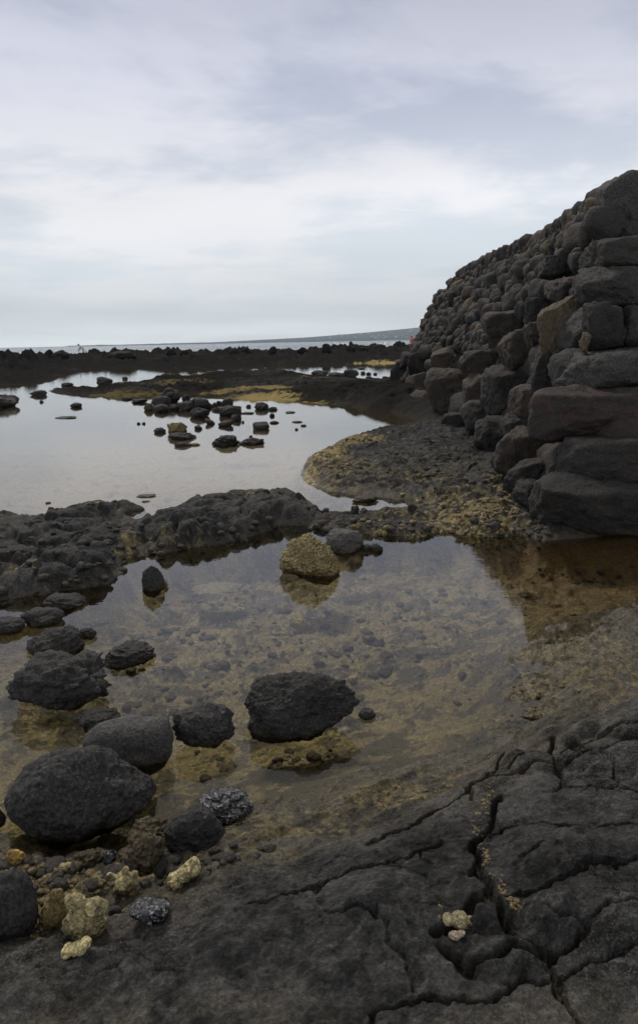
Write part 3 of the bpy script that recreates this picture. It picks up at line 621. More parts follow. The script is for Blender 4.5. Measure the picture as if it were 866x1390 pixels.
mid = [
 ((214,526,245,547), 'largest boulder crowning the dark cluster in the middle pool', dict(sub=5, sink=.15, seed=501, **SMOOTH)),
 ((205,537,233,551), 'broad dark rock under the cluster\'s largest boulder, left side', dict(**ANG)),
 ((195,547,209,557), 'brownish pointed rock at the left end of the cluster', dict(mat=M_brown, **ANG)),
 ((208,548,231,559), 'dark rounded rock at front left of the cluster', dict(sub=4, **SMOOTH)),
 ((229,549,245,557), 'small dark rock in front of the cluster\'s largest boulder', dict(**SMOOTH)),
 ((247,535,259,545), 'small pointed rock behind the cluster, just right of largest boulder', dict(**ANG)),
 ((240,544,264,557), 'low dark rock joining the two halves of the cluster', dict(**ROUGH)),
 ((253,539,276,552), 'slanted dark slab leaning in the middle of the cluster', dict(tilt=-.35, **ANG)),
 ((264,541,290,554), 'dark humped rock at the right half of the cluster', dict(**ANG)),
 ((257,553,285,566), 'big rounded dark rock at front right of the cluster', dict(sub=5, sink=.2, **SMOOTH)),
 ((288,546,296,554), 'small knob at the right tip of the cluster', dict(**ANG)),
 ((287,553,302,558), 'low sliver of rock linking cluster to its right neighbour', dict(**ROUGH)),
 ((278,568,292,576), 'small triangular rock in front of the cluster\'s right end', dict(tilt=.5, **ANG)),
 ((264,577,275,583), 'tiny diamond-shaped dark rock left of the small triangular rock', dict(**ANG)),
 ((209,580,226,588), 'lone rounded dark rock left of the speckled rock', dict(**SMOOTH)),
 ((227,573,255,589), 'yellow speckled barnacled rock in the middle pool', dict(mat=M_barn, sub=5, zb=.02, **ROUGH)),
 ((226,587,267,597), 'flat wide dark rock beneath the speckled barnacled rock', dict(sub=5, **ROUGH)),
 ((236,600,262,607), 'low dark rock nearest the camera below the speckled rock', dict(**ROUGH)),
 ((259,601,272,605), 'small yellowish chip right of the low dark rock in the pool', dict(mat=M_barn, **ANG)),
 ((178,541,201,547), 'low dark rock left of the main cluster, right of a twin', dict(**ROUGH)),
 ((165,539,180,543), 'low dark rock left of the main cluster, left of a twin', dict(**ROUGH)),
 ((186,573,191,576), 'tiny black pebble left of the lone rounded rock, outer one', dict(**ANG)),
 ((193,573,198,576), 'tiny black pebble left of the lone rounded rock, inner one', dict(**ANG)),
 ((300,540,317,550), 'rock topping the second cluster right of the main one', dict(**ANG)),
 ((297,550,328,564), 'widest dark rock of the second cluster', dict(sub=5, **ANG)),
 ((294,544,301,549), 'small stone behind the second cluster, on its left', dict(**SMOOTH)),
 ((320,551,328,558), 'small stone on the right shoulder of the second cluster', dict(**SMOOTH)),
 ((313,562,328,571), 'dark rock in front of the second cluster\'s right side', dict(**SMOOTH)),
 ((296,570,317,579), 'pointed dark rock in front of the second cluster', dict(tilt=-.4, **ANG)),
 ((334,549,341,553), 'tiny stone between second cluster and the dark pair', dict(**SMOOTH)),
 ((345,546,365,556), 'angular dark rock, taller of the pair near the golden bank', dict(sub=5, **ANG)),
 ((363,552,377,557), 'low oval rock, shorter of the pair near the golden bank', dict(**SMOOTH)),
 ((327,559,346,562), 'thin flat rock between second cluster and dark pair', dict(**SMOOTH)),
 ((366,561,373,565.5), 'tiny round stone just in front of the dark pair', dict(**SMOOTH)),
 ((366,571,379,575), 'small flat stone above right of the square rock', dict(**SMOOTH)),
 ((343,572,366,583), 'square-shouldered dark rock standing alone in the pool', dict(sub=5, box=.5, lump=.08, rough=.03, facets=8, sharp=14)),
 ((387,558,401,561), 'long low stone at the right side of the middle pool', dict(**SMOOTH)),
 ((396,571,411,574), 'thin dark sliver of stone at the far right of the pool', dict(**SMOOTH)),
 ((408,576,416,579), 'tiny dark stone right of the thin sliver', dict(**SMOOTH)),
 ((400,581,405,584), 'tiniest dark pebble below the thin sliver', dict(**SMOOTH)),
 ((287,590,326,605), 'wide lumpy dark rock, left of the front pair', dict(sub=5, **ROUGH)),
 ((324,594,360,604), 'wide lower dark rock, right of the front pair', dict(sub=5, **ROUGH)),
 ((338,591,343,594), 'tiny pebble behind the lower rock of front pair', dict(**SMOOTH)),
 ((328,571,332,574), 'tiny pebble right of the pointed rock', dict(**SMOOTH)),
 ((131,511,154,523), 'rounded boulder behind the spit of low island, left side', dict(sub=5, **SMOOTH)),
 ((152,518,191,523), 'long flat rock right of the boulder behind the spit', dict(**ROUGH)),
 ((166,511,174,515), 'tiny dark rock behind the long flat rock', dict(**ANG)),
 ((83,519,101,524), 'low dark rock by the left lava shore', dict(**ROUGH)),
 ((40,529,65,537), 'dark rock off the left end of the island spit', dict(**ROUGH)),
 ((-26,535,27,553), 'dark boulder cut by left edge in the middle pool', dict(sub=5, **SMOOTH)),
 ((54,543,60,546.5), 'tiny stone right of the left edge boulder', dict(**ANG)),
 ((95,546,112,553), 'small lone pointed rock in the left part of middle pool', dict(**ANG)),
 ((75,565,105,568.5), 'thin low rock barely breaking the surface at left', dict(**SMOOTH)),
 ((422,502,446,512), 'dark rock in the far pool, largest of the right group', dict(**ROUGH)),
 ((444,505,468,512), 'dark rock in the far pool beside the largest one', dict(**ROUGH)),
 ((464,501,488,512), 'craggy dark rock at right end of the far pool row', dict(**ROUGH)),
 ((489,504,496,507.5), 'tiny dark stone right of the craggy far pool rock', dict(**SMOOTH)),
 ((496,505,504,508.5), 'small round stone second right of the craggy far rock', dict(**SMOOTH)),
 ((506,506,512,508.5), 'tiniest stone nearest the wall in the far pool', dict(**SMOOTH)),
 ((496,511,505,513), 'flat stone in front of the tiny far pool stones', dict(**SMOOTH)),
 ((486,499,495,501), 'flat stone behind the craggy far pool rock', dict(**SMOOTH)),
 ((64,688,76,698), 'small black stone in the water at the left band', dict(**ANG)),
 ((62,681,70,684.5), 'tiny black stone just off the left lava band', dict(**ANG)),
 ((184,672,213,676), 'long thin rock barely above water off the left band', dict(**ROUGH)),
 ((192,679,204,682), 'small flat rock in front of the long thin rock', dict(**ROUGH)),
 ((478,671,515,683), 'small mossy rock sitting in the little pool by the wall shelf', dict(mat=M_brown, sub=5, **ROUGH)),
 ((436,689,448,699), 'small black stone on left rim of the little pool', dict(zb=.03, **ANG)),
 ((476,686,488,696), 'rounded black stone on front rim of the little pool', dict(zb=.06, **SMOOTH)),
 ((488,689,500,698), 'black stone beside the rounded one on the pool rim', dict(zb=.06, **ANG)),
 ((552,683,566,693), 'small dark stone at the right end of the little pool', dict(zb=.05, **ANG)),
]
MIDR = dict(lump=.22, rough=.06, facets=7, sharp=13, grain=.01)
for bb, lab, kw in mid:
    if kw.get('sharp') == 6: kw = dict(kw, **MIDR)
    kw = dict(dict(sub=4, sink=.3, deep=.9), **kw)
    add_rock('rock', bb, lab, group=G2, **kw)

# boulders breaking the skyline of the far reef
G4 = 'boulders along the crest of the far reef'
ridge = [((4,479,24,489),64,'rounded boulder near the left end of the reef crest'),((61,474,72,488),66,'narrow upright boulder on the reef crest, left of a big one'),((70,475,93,488),66,'big humped boulder on the reef crest left of the person'),
 ((146,476,184,485),68,'long flat boulder on the reef crest right of the person'),((225,474,239,482),70,'small double-topped boulder on the reef crest'),((245,475,256,482),70,'small boulder on reef crest right of the double-topped one'),
 ((311,472,326,482),70,'dark boulder on the crest near the middle of the reef'),((328,471,340,480),71,'boulder on the crest just right of the middle one'),((365,470,376,480),71,'pointed boulder on the crest, middle right of reef'),
 ((404,471,417,480),71,'squat boulder on the crest left of the surf'),((437,466,449,479),70,'tallest pointed boulder on the crest below the surf'),((470,469,483,479),72,'rounded boulder on the crest in front of the breaking wave'),((488,471,500,480),71,'small boulder on crest between the two breaking waves'),
 ((507,467,524,479),71,'large boulder on the crest near the wall end'),((530,472,546,481),71,'low boulder on the crest closest to the wall')]
for (bb, Y, lab) in ridge:
    _seed += 1; P, T = rock_shape(_seed, 4, **ANG); P = rotz(P, _seed)
    P /= np.abs(P).max(0)
    a = ray((bb[0]+bb[2])/2, bb[1]); t_ = Y/a[1]; zt = EYE+a[2]*t_; w = (bb[2]-bb[0])/F*Y; x = a[0]*t_
    zb = min(float(height([x], [Y])[0]), zt-.3)-.25; w *= 1.15
    Q = P*np.array([w/2, w*.45, (zt-zb)/2+.0]); Q += np.array([x, Y, (zt+zb)/2]); c = np.array([x, Y, zb])
    o = link('boulder', tri_mesh('boulder', Q-c, T), M_reef); o.location = c; tag(o, lab, 'boulder', G4)

# ------------------------------------------------------------------ stone wall
def yc(z): return 5.95+.70*z+.02*z*z
def xc(z): return 1.72+.24*z+.062*z*z
def side_x(Y, z):
    t = np.clip((Y-yc(z))/(12.0-yc(z)), 0, 1)**.75
    return xc(z)*(1-t)+(2.50+.36*z)*t
YEZ = ([0, .6, 1.84, 2.58, 2.96, 3.22, 3.36], [25.0, 24.8, 23.8, 23.2, 22.3, 21.0, 19.0])
def yend(z): return float(np.interp(z, *YEZ))
def ztop(Y): return float(np.interp(Y, YEZ[1][::-1], YEZ[0][::-1]))
def inside(p):
    x, y, z = p
    ye = yend(z)
    return min(x-side_x(y, z), y-yc(z), ye-y, 3.55-z)
WTOP = 3.36
def hit(px, py):
    d = ray(px, py); o = np.array([0, 0, EYE]); prev = None
    for t in np.arange(4.5, 30, .03):
        if inside(o+d*t) > 0: return o+d*t
    return None
def stone_at(P, x0, y0, x1, y1, thick=.8):
    cx, cy = (x0+x1)/2, (y0+y1)/2; h = hit(min(cx, 860), cy)
    if h is None: h = hit(cx+12, cy+8)
    if h is None: return None
    dist = h[1]; w = (x1-x0)/F*dist*1.0; hh = (y1-y0)/F*dist
    th = max(min(w, 1.0), hh*.8)*thick
    s = np.array([w/2, th/2, hh/2]); c = np.array([(cx-433)/F*dist, dist+th*.22, h[2]])
    for it in range(6):
        Q = P*s+c; u, v = proj(Q); s[0] *= (x1-x0)/(u.max()-u.min()); s[2] *= (y1-y0)/(v.max()-v.min())
        c[0] += (cx-(u.max()+u.min())/2)*c[1]/F; c[2] += ((v.max()+v.min())/2-cy)*c[1]/F
    return P*s+c
wall = bpy.data.objects.new('stone_wall', None); C.objects.link(wall); wall.location = (2.6, 6.2, 0)
tag(wall, 'high dry-stone wall of dark lava boulders sloping along the right of the pools', 'wall')
WO = np.array([2.6, 6.2, 0])
BIG = [ (724,640,905,727,'k',.7),(752,590,910,659,'k',.7),(722,525,870,598,'r',.75),(754,472,910,531,'g',.8),(790,411,852,477,'k',.8),(838,415,905,471,'k',.8),(780,362,905,419,'g',.8),
 (784,320,912,377,'k',.8),(808,230,915,330,'g',.8),(736,402,792,486,'t',.6),(682,442,746,504,'b',.8),(660,422,722,472,'b',.8),(628,476,694,514,'b',.8),(590,470,636,518,'b',.9),
 (657,495,732,562,'k',.8),(634,503,670,572,'b',.8),(584,500,640,568,'b',.9),(726,466,766,534,'k',.9),(694,522,752,585,'b',.9),(672,578,756,652,'b',.8),(650,570,702,618,'k',.8),(632,544,688,598,'k',.8),
 (688,622,764,684,'k',1.0),(690,666,742,724,'k',1.0),(700,645,752,700,'k',1.2),(534,486,562,534,'k',.9),(556,505,590,545,'b',.9),(556,530,604,578,'b',.8),(744,376,802,410,'r',.8),(738,346,786,380,'k',.8),(718,404,748,446,'k',.8),
 (600,560,650,590,'k',.7),(716,436,745,470,'r',.9),(786,452,800,478,'t',.9),(690,560,740,600,'k',.9),(860,520,905,545,'k',.9),(560,478,592,510,'k',.9),(548,478,566,500,'r',.9)]
MW = {'k': M_wall, 'r': M_wred, 'g': M_wgrey, 'b': M_wbrown, 't': M_wtan}
stones = []   # (area, verts, tris, mat)
sid = 900
for (x0, y0, x1, y1, m, th) in BIG:
    sid += 1
    x0, x1 = (x0-6, x1+5) if x0 < 750 else (x0, x1)
    P, T = rock_shape(sid, 5, facets=12, sharp=45, lump=.06, rough=.02, pits=.0, box=.95, dlo=.62)
    P = roty(P, rng.normal(0, .10)); P = rotz(P, rng.normal(0, .25)); P /= np.abs(P).max(0)
    Q = stone_at(P, x0-1, y0-1, x1+1, y1+3, th)
    if Q is None: continue
    Q = weather(Q, .016, 5.5, sid); Q = weather(Q, .012, 20, sid+9, 3)
    stones.append(((x1-x0)*(y1-y0)*3, Q, T, MW[m]))
def covered(u, v):
    for (x0, y0, x1, y1, m, th) in BIG:
        if x0+3 < u < x1-3 and y0+3 < v < y1-3: return True
    return False
# side face filling: rows up the face, running away from the camera
def fill(c, nrm, w, h, d, mats, sub):
    global sid
    sid += 1; r = rng
    P, T = rock_shape(sid, sub, facets=9, sharp=30, lump=.10, rough=.04, box=.65, dlo=.62)
    P = roty(P, r.normal(0, .28)); P /= np.abs(P).max(0)
    a = math.atan2(nrm[1], nrm[0])+math.pi/2+r.normal(0, .15)
    P = rotz(P*np.array([w/2, d/2, h/2]), a); Q = P+c
    if sub >= 3: Q = weather(Q, .014, 7, sid, 3)
    u, v = proj(Q)
    if u.max() > 800 and v.min() < 238 and u.min() < 900: return
    stones.append(((u.max()-u.min())*(v.max()-v.min())*(1 if u.min() < 880 else .01), Q, T, MW[mats[r.integers(len(mats))]]))
z = .1
while z < WTOP-.05:
    hh = (.50 if z < 1.0 else .27 if z < 2.6 else .23)*rng.uniform(.8, 1.2)
    y = yc(z)+.1
    while y < yend(z+hh*.8):
        ww = hh*rng.choice([.6, .9, 1.2, 1.7])*rng.uniform(.85, 1.15); zc = min(z+hh*.5+rng.normal(0, hh*.25), WTOP-.05-hh*.5); yy = y+ww*.5
        p = np.array([side_x(yy, zc)+rng.uniform(-.03, .05), yy, zc]); u, v = proj(p)
        cvd = covered(u, v)
        fill(p+np.array([(.36 if yy > 8 else .6) if cvd else .06, .0 if yy > 8 else .3*cvd, 0]), (-1, -.25), ww*1.22, hh*rng.uniform(1.05, 1.4), hh*rng.uniform(1.0, 1.6), 'kkkkkkkkkbbbrrgggt' if z > 1 else 'kkkbbr', 3 if y < 20 else 2)
        y += ww*.86
    z += hh*.82
# front face filling
z = .1
while z < WTOP-.1:
    hh = .48*rng.uniform(.85, 1.15); x = xc(z)+.3
    while x < 9:
        ww = hh*rng.uniform(1.2, 2.2); p = np.array([x+ww/2, yc(z+hh/2)+.05, z+hh/2]); u, v = proj(p)
        cvd = covered(u, v) or (u < 905 and v > 230 and z < 2.9 and u > 760)
        fill(p+np.array([0, .75 if cvd else .12, 0]), (0, -1), ww*1.1, hh*1.15, .6, 'kkgb', 4)
        x += ww
    z += hh*.9
# far end face and top course
z = .1
while z < WTOP-.2:
    hh = .3; x = 2.5+.36*z
    while x < 7:
        ww = hh*rng.uniform(.9, 1.5); fill(np.array([x+ww/2+.1, yend(z+.15)-.15, z+.15]), (0, 1), ww*1.1, hh*1.2, .4, 'kkb', 2); x += ww
    z += hh*.85
y = yc(WTOP)+.15
while y < 24.4:
    zt_ = min(WTOP, ztop(y)); row = side_x(y, zt_-.05)
    x = row+.1; first = True
    while x < row+2.6:
        ww = rng.uniform(.24, .42); p = np.array([x+ww/2, y, zt_-.16+rng.uniform(-.03, .04)])
        u, v = proj(p)
        if not (first and y < 9.6 and u > 800 and False): fill(p, (-1, 0), ww*1.15, .30, .38, 'kkkbg', 3 if first and y < 15 else 2)
        first = False; x += ww
    y += rng.uniform(.22, .34)
stones.sort(key=lambda s: -s[0])
for a, Q, T, m in stones[:96]:
    c = Q.mean(0); o = link('stone', tri_mesh('stone', Q-c, T), m, wall); o.location = c-WO
rest = {}
Vs = []; Ts = []; Ms = []; off = 0; mats = [M_wall, M_wred, M_wgrey, M_wbrown, M_wtan]
for a, Q, T, m in stones[96:]:
    Vs.append(Q-WO); Ts.append(T+off); Ms.append(np.full(len(T), mats.index(m))); off += len(Q)
me = tri_mesh('small_stones', np.concatenate(Vs), np.concatenate(Ts))
o = bpy.data.objects.new('small_stones', me); C.objects.link(o); o.parent = wall
for m in mats: me.materials.append(m)
me.polygons.foreach_set('material_index', np.concatenate(Ms).astype(np.int32)); tag(o, kind='stuff')
# dark core behind the stones
cy_ = np.linspace(0, 1, 60); cz_ = np.linspace(-.4, WTOP-.12, 24)
V = []; 
for z in cz_:
    for q in cy_:
        Y = yc(max(z, 0))+.28+q*(yend(z)-.3-yc(max(z, 0))-.28); V.append((side_x(Y, max(z, 0))+.20, Y, z))
nz, nq = len(cz_), len(cy_); base = len(V)
for z in cz_:
    for q in cy_:
        Y = yc(max(z, 0))+.28+q*(yend(z)-.3-yc(max(z, 0))-.28); V.append((9.0, Y, z))
fc = []
def gi(b, i, j): return b+i*nq+j
for i in range(nz-1):
    for j in range(nq-1):
        fc.append((gi(0, i, j), gi(0, i+1, j), gi(0, i+1, j+1), gi(0, i, j+1))); fc.append((gi(base, i, j), gi(base, i, j+1), gi(base, i+1, j+1), gi(base, i+1, j)))
    for j in (0, nq-1): fc.append((gi(0, i, j), gi(base, i, j), gi(base, i+1, j), gi(0, i+1, j)))
for j in range(nq-1): fc.append((gi(0, nz-1, j), gi(base, nz-1, j), gi(base, nz-1, j+1), gi(0, nz-1, j+1)))
me = bpy.data.meshes.new('core'); me.from_pydata([tuple(np.array(v)-WO) for v in V], [], fc); link('core', me, M_core, wall)

# ------------------------------------------------------------------ pebbles and shell rubble (uncountable)
def scatter(name, spots, mat, label, cat, smin, smax, flat=.6, lim=None):
    V = []; T = []; off = 0; B = [rock_shape(s, 2, facets=8, sharp=12, lump=.1, rough=.0) for s in range(40, 52)]
    pts = np.concatenate(spots); Z = height(pts[:, 0], pts[:, 1])
    for (x, y), z in zip(pts, Z):
        if lim and not (lim[0] < z < lim[1]): continue
        P, t = B[rng.integers(12)]; s = smin*(smax/smin)**(rng.random()**2.2)
        Q = rotz(P*np.array([s, s*rng.uniform(.6, 1), s*flat*rng.uniform(.6, 1.1)]), rng.random()*6.3)+np.array([x, y, z+s*flat*.25])
        V.append(Q); T.append(t+off); off += len(Q)
    o = link(name, tri_mesh(name, np.concatenate(V), np.concatenate(T)), mat); tag(o, label, cat, kind='stuff'); return o
def pxblob(px, py, rx, ry, n, z=.1):
    a = rng.normal(size=(n, 2))*.5; return np.array([ground(px+rx*q[0], py+ry*q[1], z) for q in a])
def line(pts, n, j, z=.12):
    P = poly(pts, z); o = []
    for _ in range(n):
        i = rng.integers(len(P)-1); t = rng.random(); o.append(P[i]*(1-t)+P[i+1]*t+rng.normal(0, j, 2))
    return np.array(o)
scatter('shell_rubble', [pxblob(650,695,60,20,300), pxblob(690,665,30,30,160), pxblob(440,620,30,22,110), pxblob(600,715,60,8,80), pxblob(500,595,60,8,90), pxblob(490,712,60,10,130), pxblob(590,650,90,30,80), pxblob(560,600,70,20,60), pxblob(210,745,40,8,40)], rock_mat('shell_rubble', (.15, .115, .05), var=.8, fleck=(.7, .68, .6), fleck_amt=.3, fleck_scale=40, tide_refl_h=.0), 'loose golden and white shell rubble on the shelf by the wall', 'rubble', .008, .045, lim=(-.02, 1))
scatter('gravel', [pxblob(110,1190,90,40,900,.0), pxblob(60,1250,80,50,600,.0), pxblob(200,1170,60,30,160,.0), pxblob(320,1120,60,20,60,.0), pxblob(700,945,50,16,120), pxblob(540,1070,90,18,60), pxblob(720,905,50,30,50)], M_gravel, 'brown and ochre gravel between the boulders and in cracks', 'gravel', .004, .018, lim=(-.2, 1))
scatter('pool_pebbles', [pxblob(450,860,240,90,260,-.2), pxblob(280,820,160,60,150,-.2), pxblob(600,800,100,60,90,-.2), pxblob(420,1020,120,30,30,-.15), pxblob(250,930,160,60,60,-.2)], M_gravel, 'ochre pebbles lying on the bottom of the near pool', 'pebbles', .008, .05, flat=.45, lim=(-.5, -.02))
def tag_line(pts, n, j): return line(pts, n, j, .0)
scatter('shore_stones', [tag_line([(-20,818),(40,812),(75,806),(140,795),(160,782)], 60, .07), tag_line([(160,760),(215,755),(262,745),(300,740),(350,722),(380,714)], 80, .06), tag_line([(50,700),(80,692),(120,688),(168,682)], 40, .08), tag_line([(425,698),(460,696),(520,693),(560,688)], 50, .05), tag_line([(400,712),(455,724),(560,726),(640,727),(700,726)], 110, .06), pxblob(110,750,90,30,60,.1), pxblob(600,650,100,30,50,.1), pxblob(150,1170,90,30,50,.02)], M_dgravel, 'broken dark lava stones along the edges of the rock bars', 'stones', .014, .055, flat=.7, lim=(-.12, 1))
scatter('crack_grit', [line([(665,1070),(648,1120),(649,1150),(664,1180),(690,1232),(706,1248)], 170, .008), line([(600,1240),(640,1270)], 40, .02)], M_gravel, 'fine ochre grit lying in the long crack of the front shelf', 'grit', .002, .009, lim=(-.2, 1))
scatter('dark_gravel', [pxblob(110,1200,110,50,160,.0), pxblob(40,1170,70,30,60,.0), pxblob(280,1180,80,30,70,.05), pxblob(520,710,70,10,60), pxblob(240,740,80,8,50), pxblob(90,730,90,30,60), pxblob(350,1010,200,90,20,-.2), pxblob(300,860,260,60,45,-.2), pxblob(560,800,160,60,25,-.2), pxblob(725,728,40,7,90,.0), pxblob(800,742,90,5,70,.0)], M_dgravel, 'dark lava gravel strewn between boulders and over the pool bottom', 'gravel', .006, .035, lim=(-.5, 1))

# ------------------------------------------------------------------ surf, headland, houses
def surf(px, py, rxpx, dist, hgt, label):
    hgt = hgt*1.35
    a = ray(px, py); t_ = dist/a[1]; cx = a[0]*t_; w = rxpx/F*dist
    nx, ny = 90, 22; X, Y = np.meshgrid(np.linspace(-1, 1, nx), np.linspace(-1, 1, ny))
    env = np.clip(1-X**2, 0, 1)**.5*np.clip(1-Y**2, 0, 1)
    n = .65+.35*fbm2(X*2.5+px, Y*1.5, 3, 33, .5)
    Z = hgt*env*n*(1+.22*fbm2(X*7, Y*5+px, 2, 8))-.25
    o = link('breaking_wave', grid_mesh('breaking_wave', (X*w).ravel(), (Y*w*.30).ravel(), Z.ravel(), ny, nx), M_foam); o.location = (cx, dist, 0); tag(o, label, 'surf', kind='stuff')
M_foam = simple('foam', (.82, .84, .86), .9, 1.5)
surf(463, 468, 26, 150, 1.35, 'white breaking wave behind the tallest reef boulder')
surf(526, 467, 18, 150, 1.5, 'white breaking wave near the end of the stone wall')
surf(421, 472, 9, 125, .75, 'low patch of foam left of the larger breaking wave')
surf(545, 470, 22, 118, .75, 'thin line of foam close to the wall end')
surf(190, 477, 8, 120, .55, 'low foam patch right of the bending person')
surf(140, 480.5, 4, 112, .5, 'tiny foam patch just right of the person')
surf(372, 473, 12, 122, .45, 'thin foam line in the middle of the reef crest')
surf(345, 473, 7, 160, .6, 'small foam streak behind the middle reef boulders')

HD = 3600.0
def hill_top(px): return np.interp(px, [-100, 180, 300, 420, 500, 560, 640, 760, 900, 1300], [0.05, .6, 1.6, 5.5, 10.5, 15.0, 22, 31, 42, 60])   # px above horizon
hx = np.linspace(100, 1500, 420); hyv = np.linspace(0, 1, 26)
HX = []; HY = []; HZ = []
for j, v in enumerate(hyv):
    for px in hx:
        D = HD*(1+.9*v)-900*sm(400, 900, px); X = (px-433)/F*D
        prof = v**.9
        Z = -2+prof*(hill_top(px)/F*D+EYE+2)
        HX.append(X); HY.append(D); HZ.append(Z)
HX = np.array(HX); HY = np.array(HY); HZ = np.array(HZ); HZ += fbm2(HX*.004, HY*.004, 4, 5)*6*np.repeat(hyv*(1-hyv)*4, len(hx))+np.abs(fbm2(HX*.03, HY*.02, 3, 6))*5*np.repeat(sm(0, .1, hyv)*(hyv < .99), len(hx))*np.tile(sm(150, 450, hx), len(hyv))
t = NT('wooded_hillside'); g = t.N('ShaderNodeNewGeometry').outputs['Position']; n = t.noise(g, .012, 6, .7); b = t.N('ShaderNodeBsdfPrincipled'); b.inputs['Roughness'].default_value = .9
t.L(t.ramp(n, [(.35, (.014, .026, .022)), (.52, (.030, .045, .034)), (.68, (.07, .075, .055))]), b.inputs['Base Color']); t.L(b.outputs[0], t.out.inputs[0])
tag(link('hills', grid_mesh('hills', HX, HY, HZ, len(hyv), len(hx)), t.m), 'low wooded headland along the horizon at right', 'hills', kind='structure')
M_hw = simple('white_house_wall', (.8, .8, .78), .8, .05); M_hr = simple('house_roof', (.30, .27, .25), .8, .05)
def house():
    r = bpy.data.objects.new('house', None); C.objects.link(r)
    tag(r, 'tiny white house on the distant wooded headland', 'house', 'houses on the distant headland')
    V = [(-.5,-.3,-.3),(.5,-.3,-.3),(.5,.3,-.3),(-.5,.3,-.3),(-.5,-.3,.3),(.5,-.3,.3),(.5,.3,.3),(-.5,.3,.3),(-.5,0,.5),(.5,0,.5)]
    me = bpy.data.meshes.new('wall'); me.from_pydata(V, [], [(0,1,5,4),(1,2,6,9,5),(2,3,7,6),(3,0,4,8,7)]); link('wall', me, M_hw, r)
    V = [(-.56,-.38,.25),(.56,-.38,.25),(.56,0,.52),(-.56,0,.52),(.56,.38,.25),(-.56,.38,.25),(-.56,-.38,.22),(.56,-.38,.22),(.56,0,.49),(-.56,0,.49),(.56,.38,.22),(-.56,.38,.22)]
    me = bpy.data.meshes.new('roof'); me.from_pydata(V, [], [(0,1,2,3),(3,2,4,5),(6,9,8,7),(9,11,10,8),(0,6,7,1),(5,4,10,11),(0,3,9,6),(3,5,11,9),(1,7,8,2),(2,8,10,4)]); link('roof', me, M_hr, r)
    return r
h0 = house(); first = True
from mathutils.bvhtree import BVHTree
hv = [Vector((HX[i], HY[i], HZ[i])) for i in range(len(HX))]; nh = len(hx)
hp = [(i*nh+j, i*nh+j+1, (i+1)*nh+j+1, (i+1)*nh+j) for i in range(len(hyv)-1) for j in range(nh-1)]
bvh = BVHTree.FromPolygons(hv, hp)
for (px, py, s) in [(524,458,16),(510,459,20),(558,450,26),(530,452,15),(521,455,12),(505,457,12),(464,457,16),(460,455,14),(490,454,15),(482,458,12),(431,461,10),(500,453,14),(546,455,12),(538,458,14),(514,455,10),(552,458,11),(448,459,12),(472,455,11)]:
    d = ray(px, py); loc, nn, ii, dist = bvh.ray_cast(Vector((0, 0, EYE)), Vector(d).normalized())
    if loc is None: continue
    if first: o = h0; first = False
    else:
        o = h0.copy(); C.objects.link(o)
        for ch in list(h0.children): c2 = ch.copy(); C.objects.link(c2); c2.parent = o
    o.location = loc+Vector((0, 0, s*.1)); o.scale = (s, s, s); o.rotation_euler.z = rng.uniform(-.5, .5)

# ------------------------------------------------------------------ people
def skin_body(name, joints, edges, mat, parent, smooth=2):
    me = bpy.data.meshes.new(name); me.from_pydata([j[:3] for j in joints], edges, [])
    o = link(name, me, mat, parent)
    md = o.modifiers.new('skin', 'SKIN'); sv = me.skin_vertices[0].data if me.skin_vertices else None
    if sv is None:
        bm = bmesh.new(); bm.from_mesh(me); bm.verts.layers.skin.verify(); bm.to_mesh(me); bm.free(); sv = me.skin_vertices[0].data
    for i, j in enumerate(joints): sv[i].radius = (j[3], j[4] if len(j) > 4 else j[3])
    sv[0].use_root = True
    m2 = o.modifiers.new('sub', 'SUBSURF'); m2.levels = smooth; m2.render_levels = smooth
    for p in me.polygons: p.use_smooth = True
    return o
M_skin = simple('skin', (.36, .20, .14), .6); M_shirt = simple('white_shirt', (.75, .74, .70), .8); M_red = simple('pink_red_top', (.62, .05, .10), .8); M_hair = simple('dark_hair', (.02, .015, .012), .7); M_navy = simple('navy_shorts', (.03, .035, .06), .8)
def sphere(name, c, r, mat, parent, sc=(1, 1, 1), cut=None):
    V, T = ico(3); Q = V*np.array(sc)*r
    if cut is not None: T = T[(Q[T][:, :, :].mean(1)@np.array(cut)) > -r*.15]
    o = link(name, tri_mesh(name, Q+np.array(c), T), mat, parent); return o
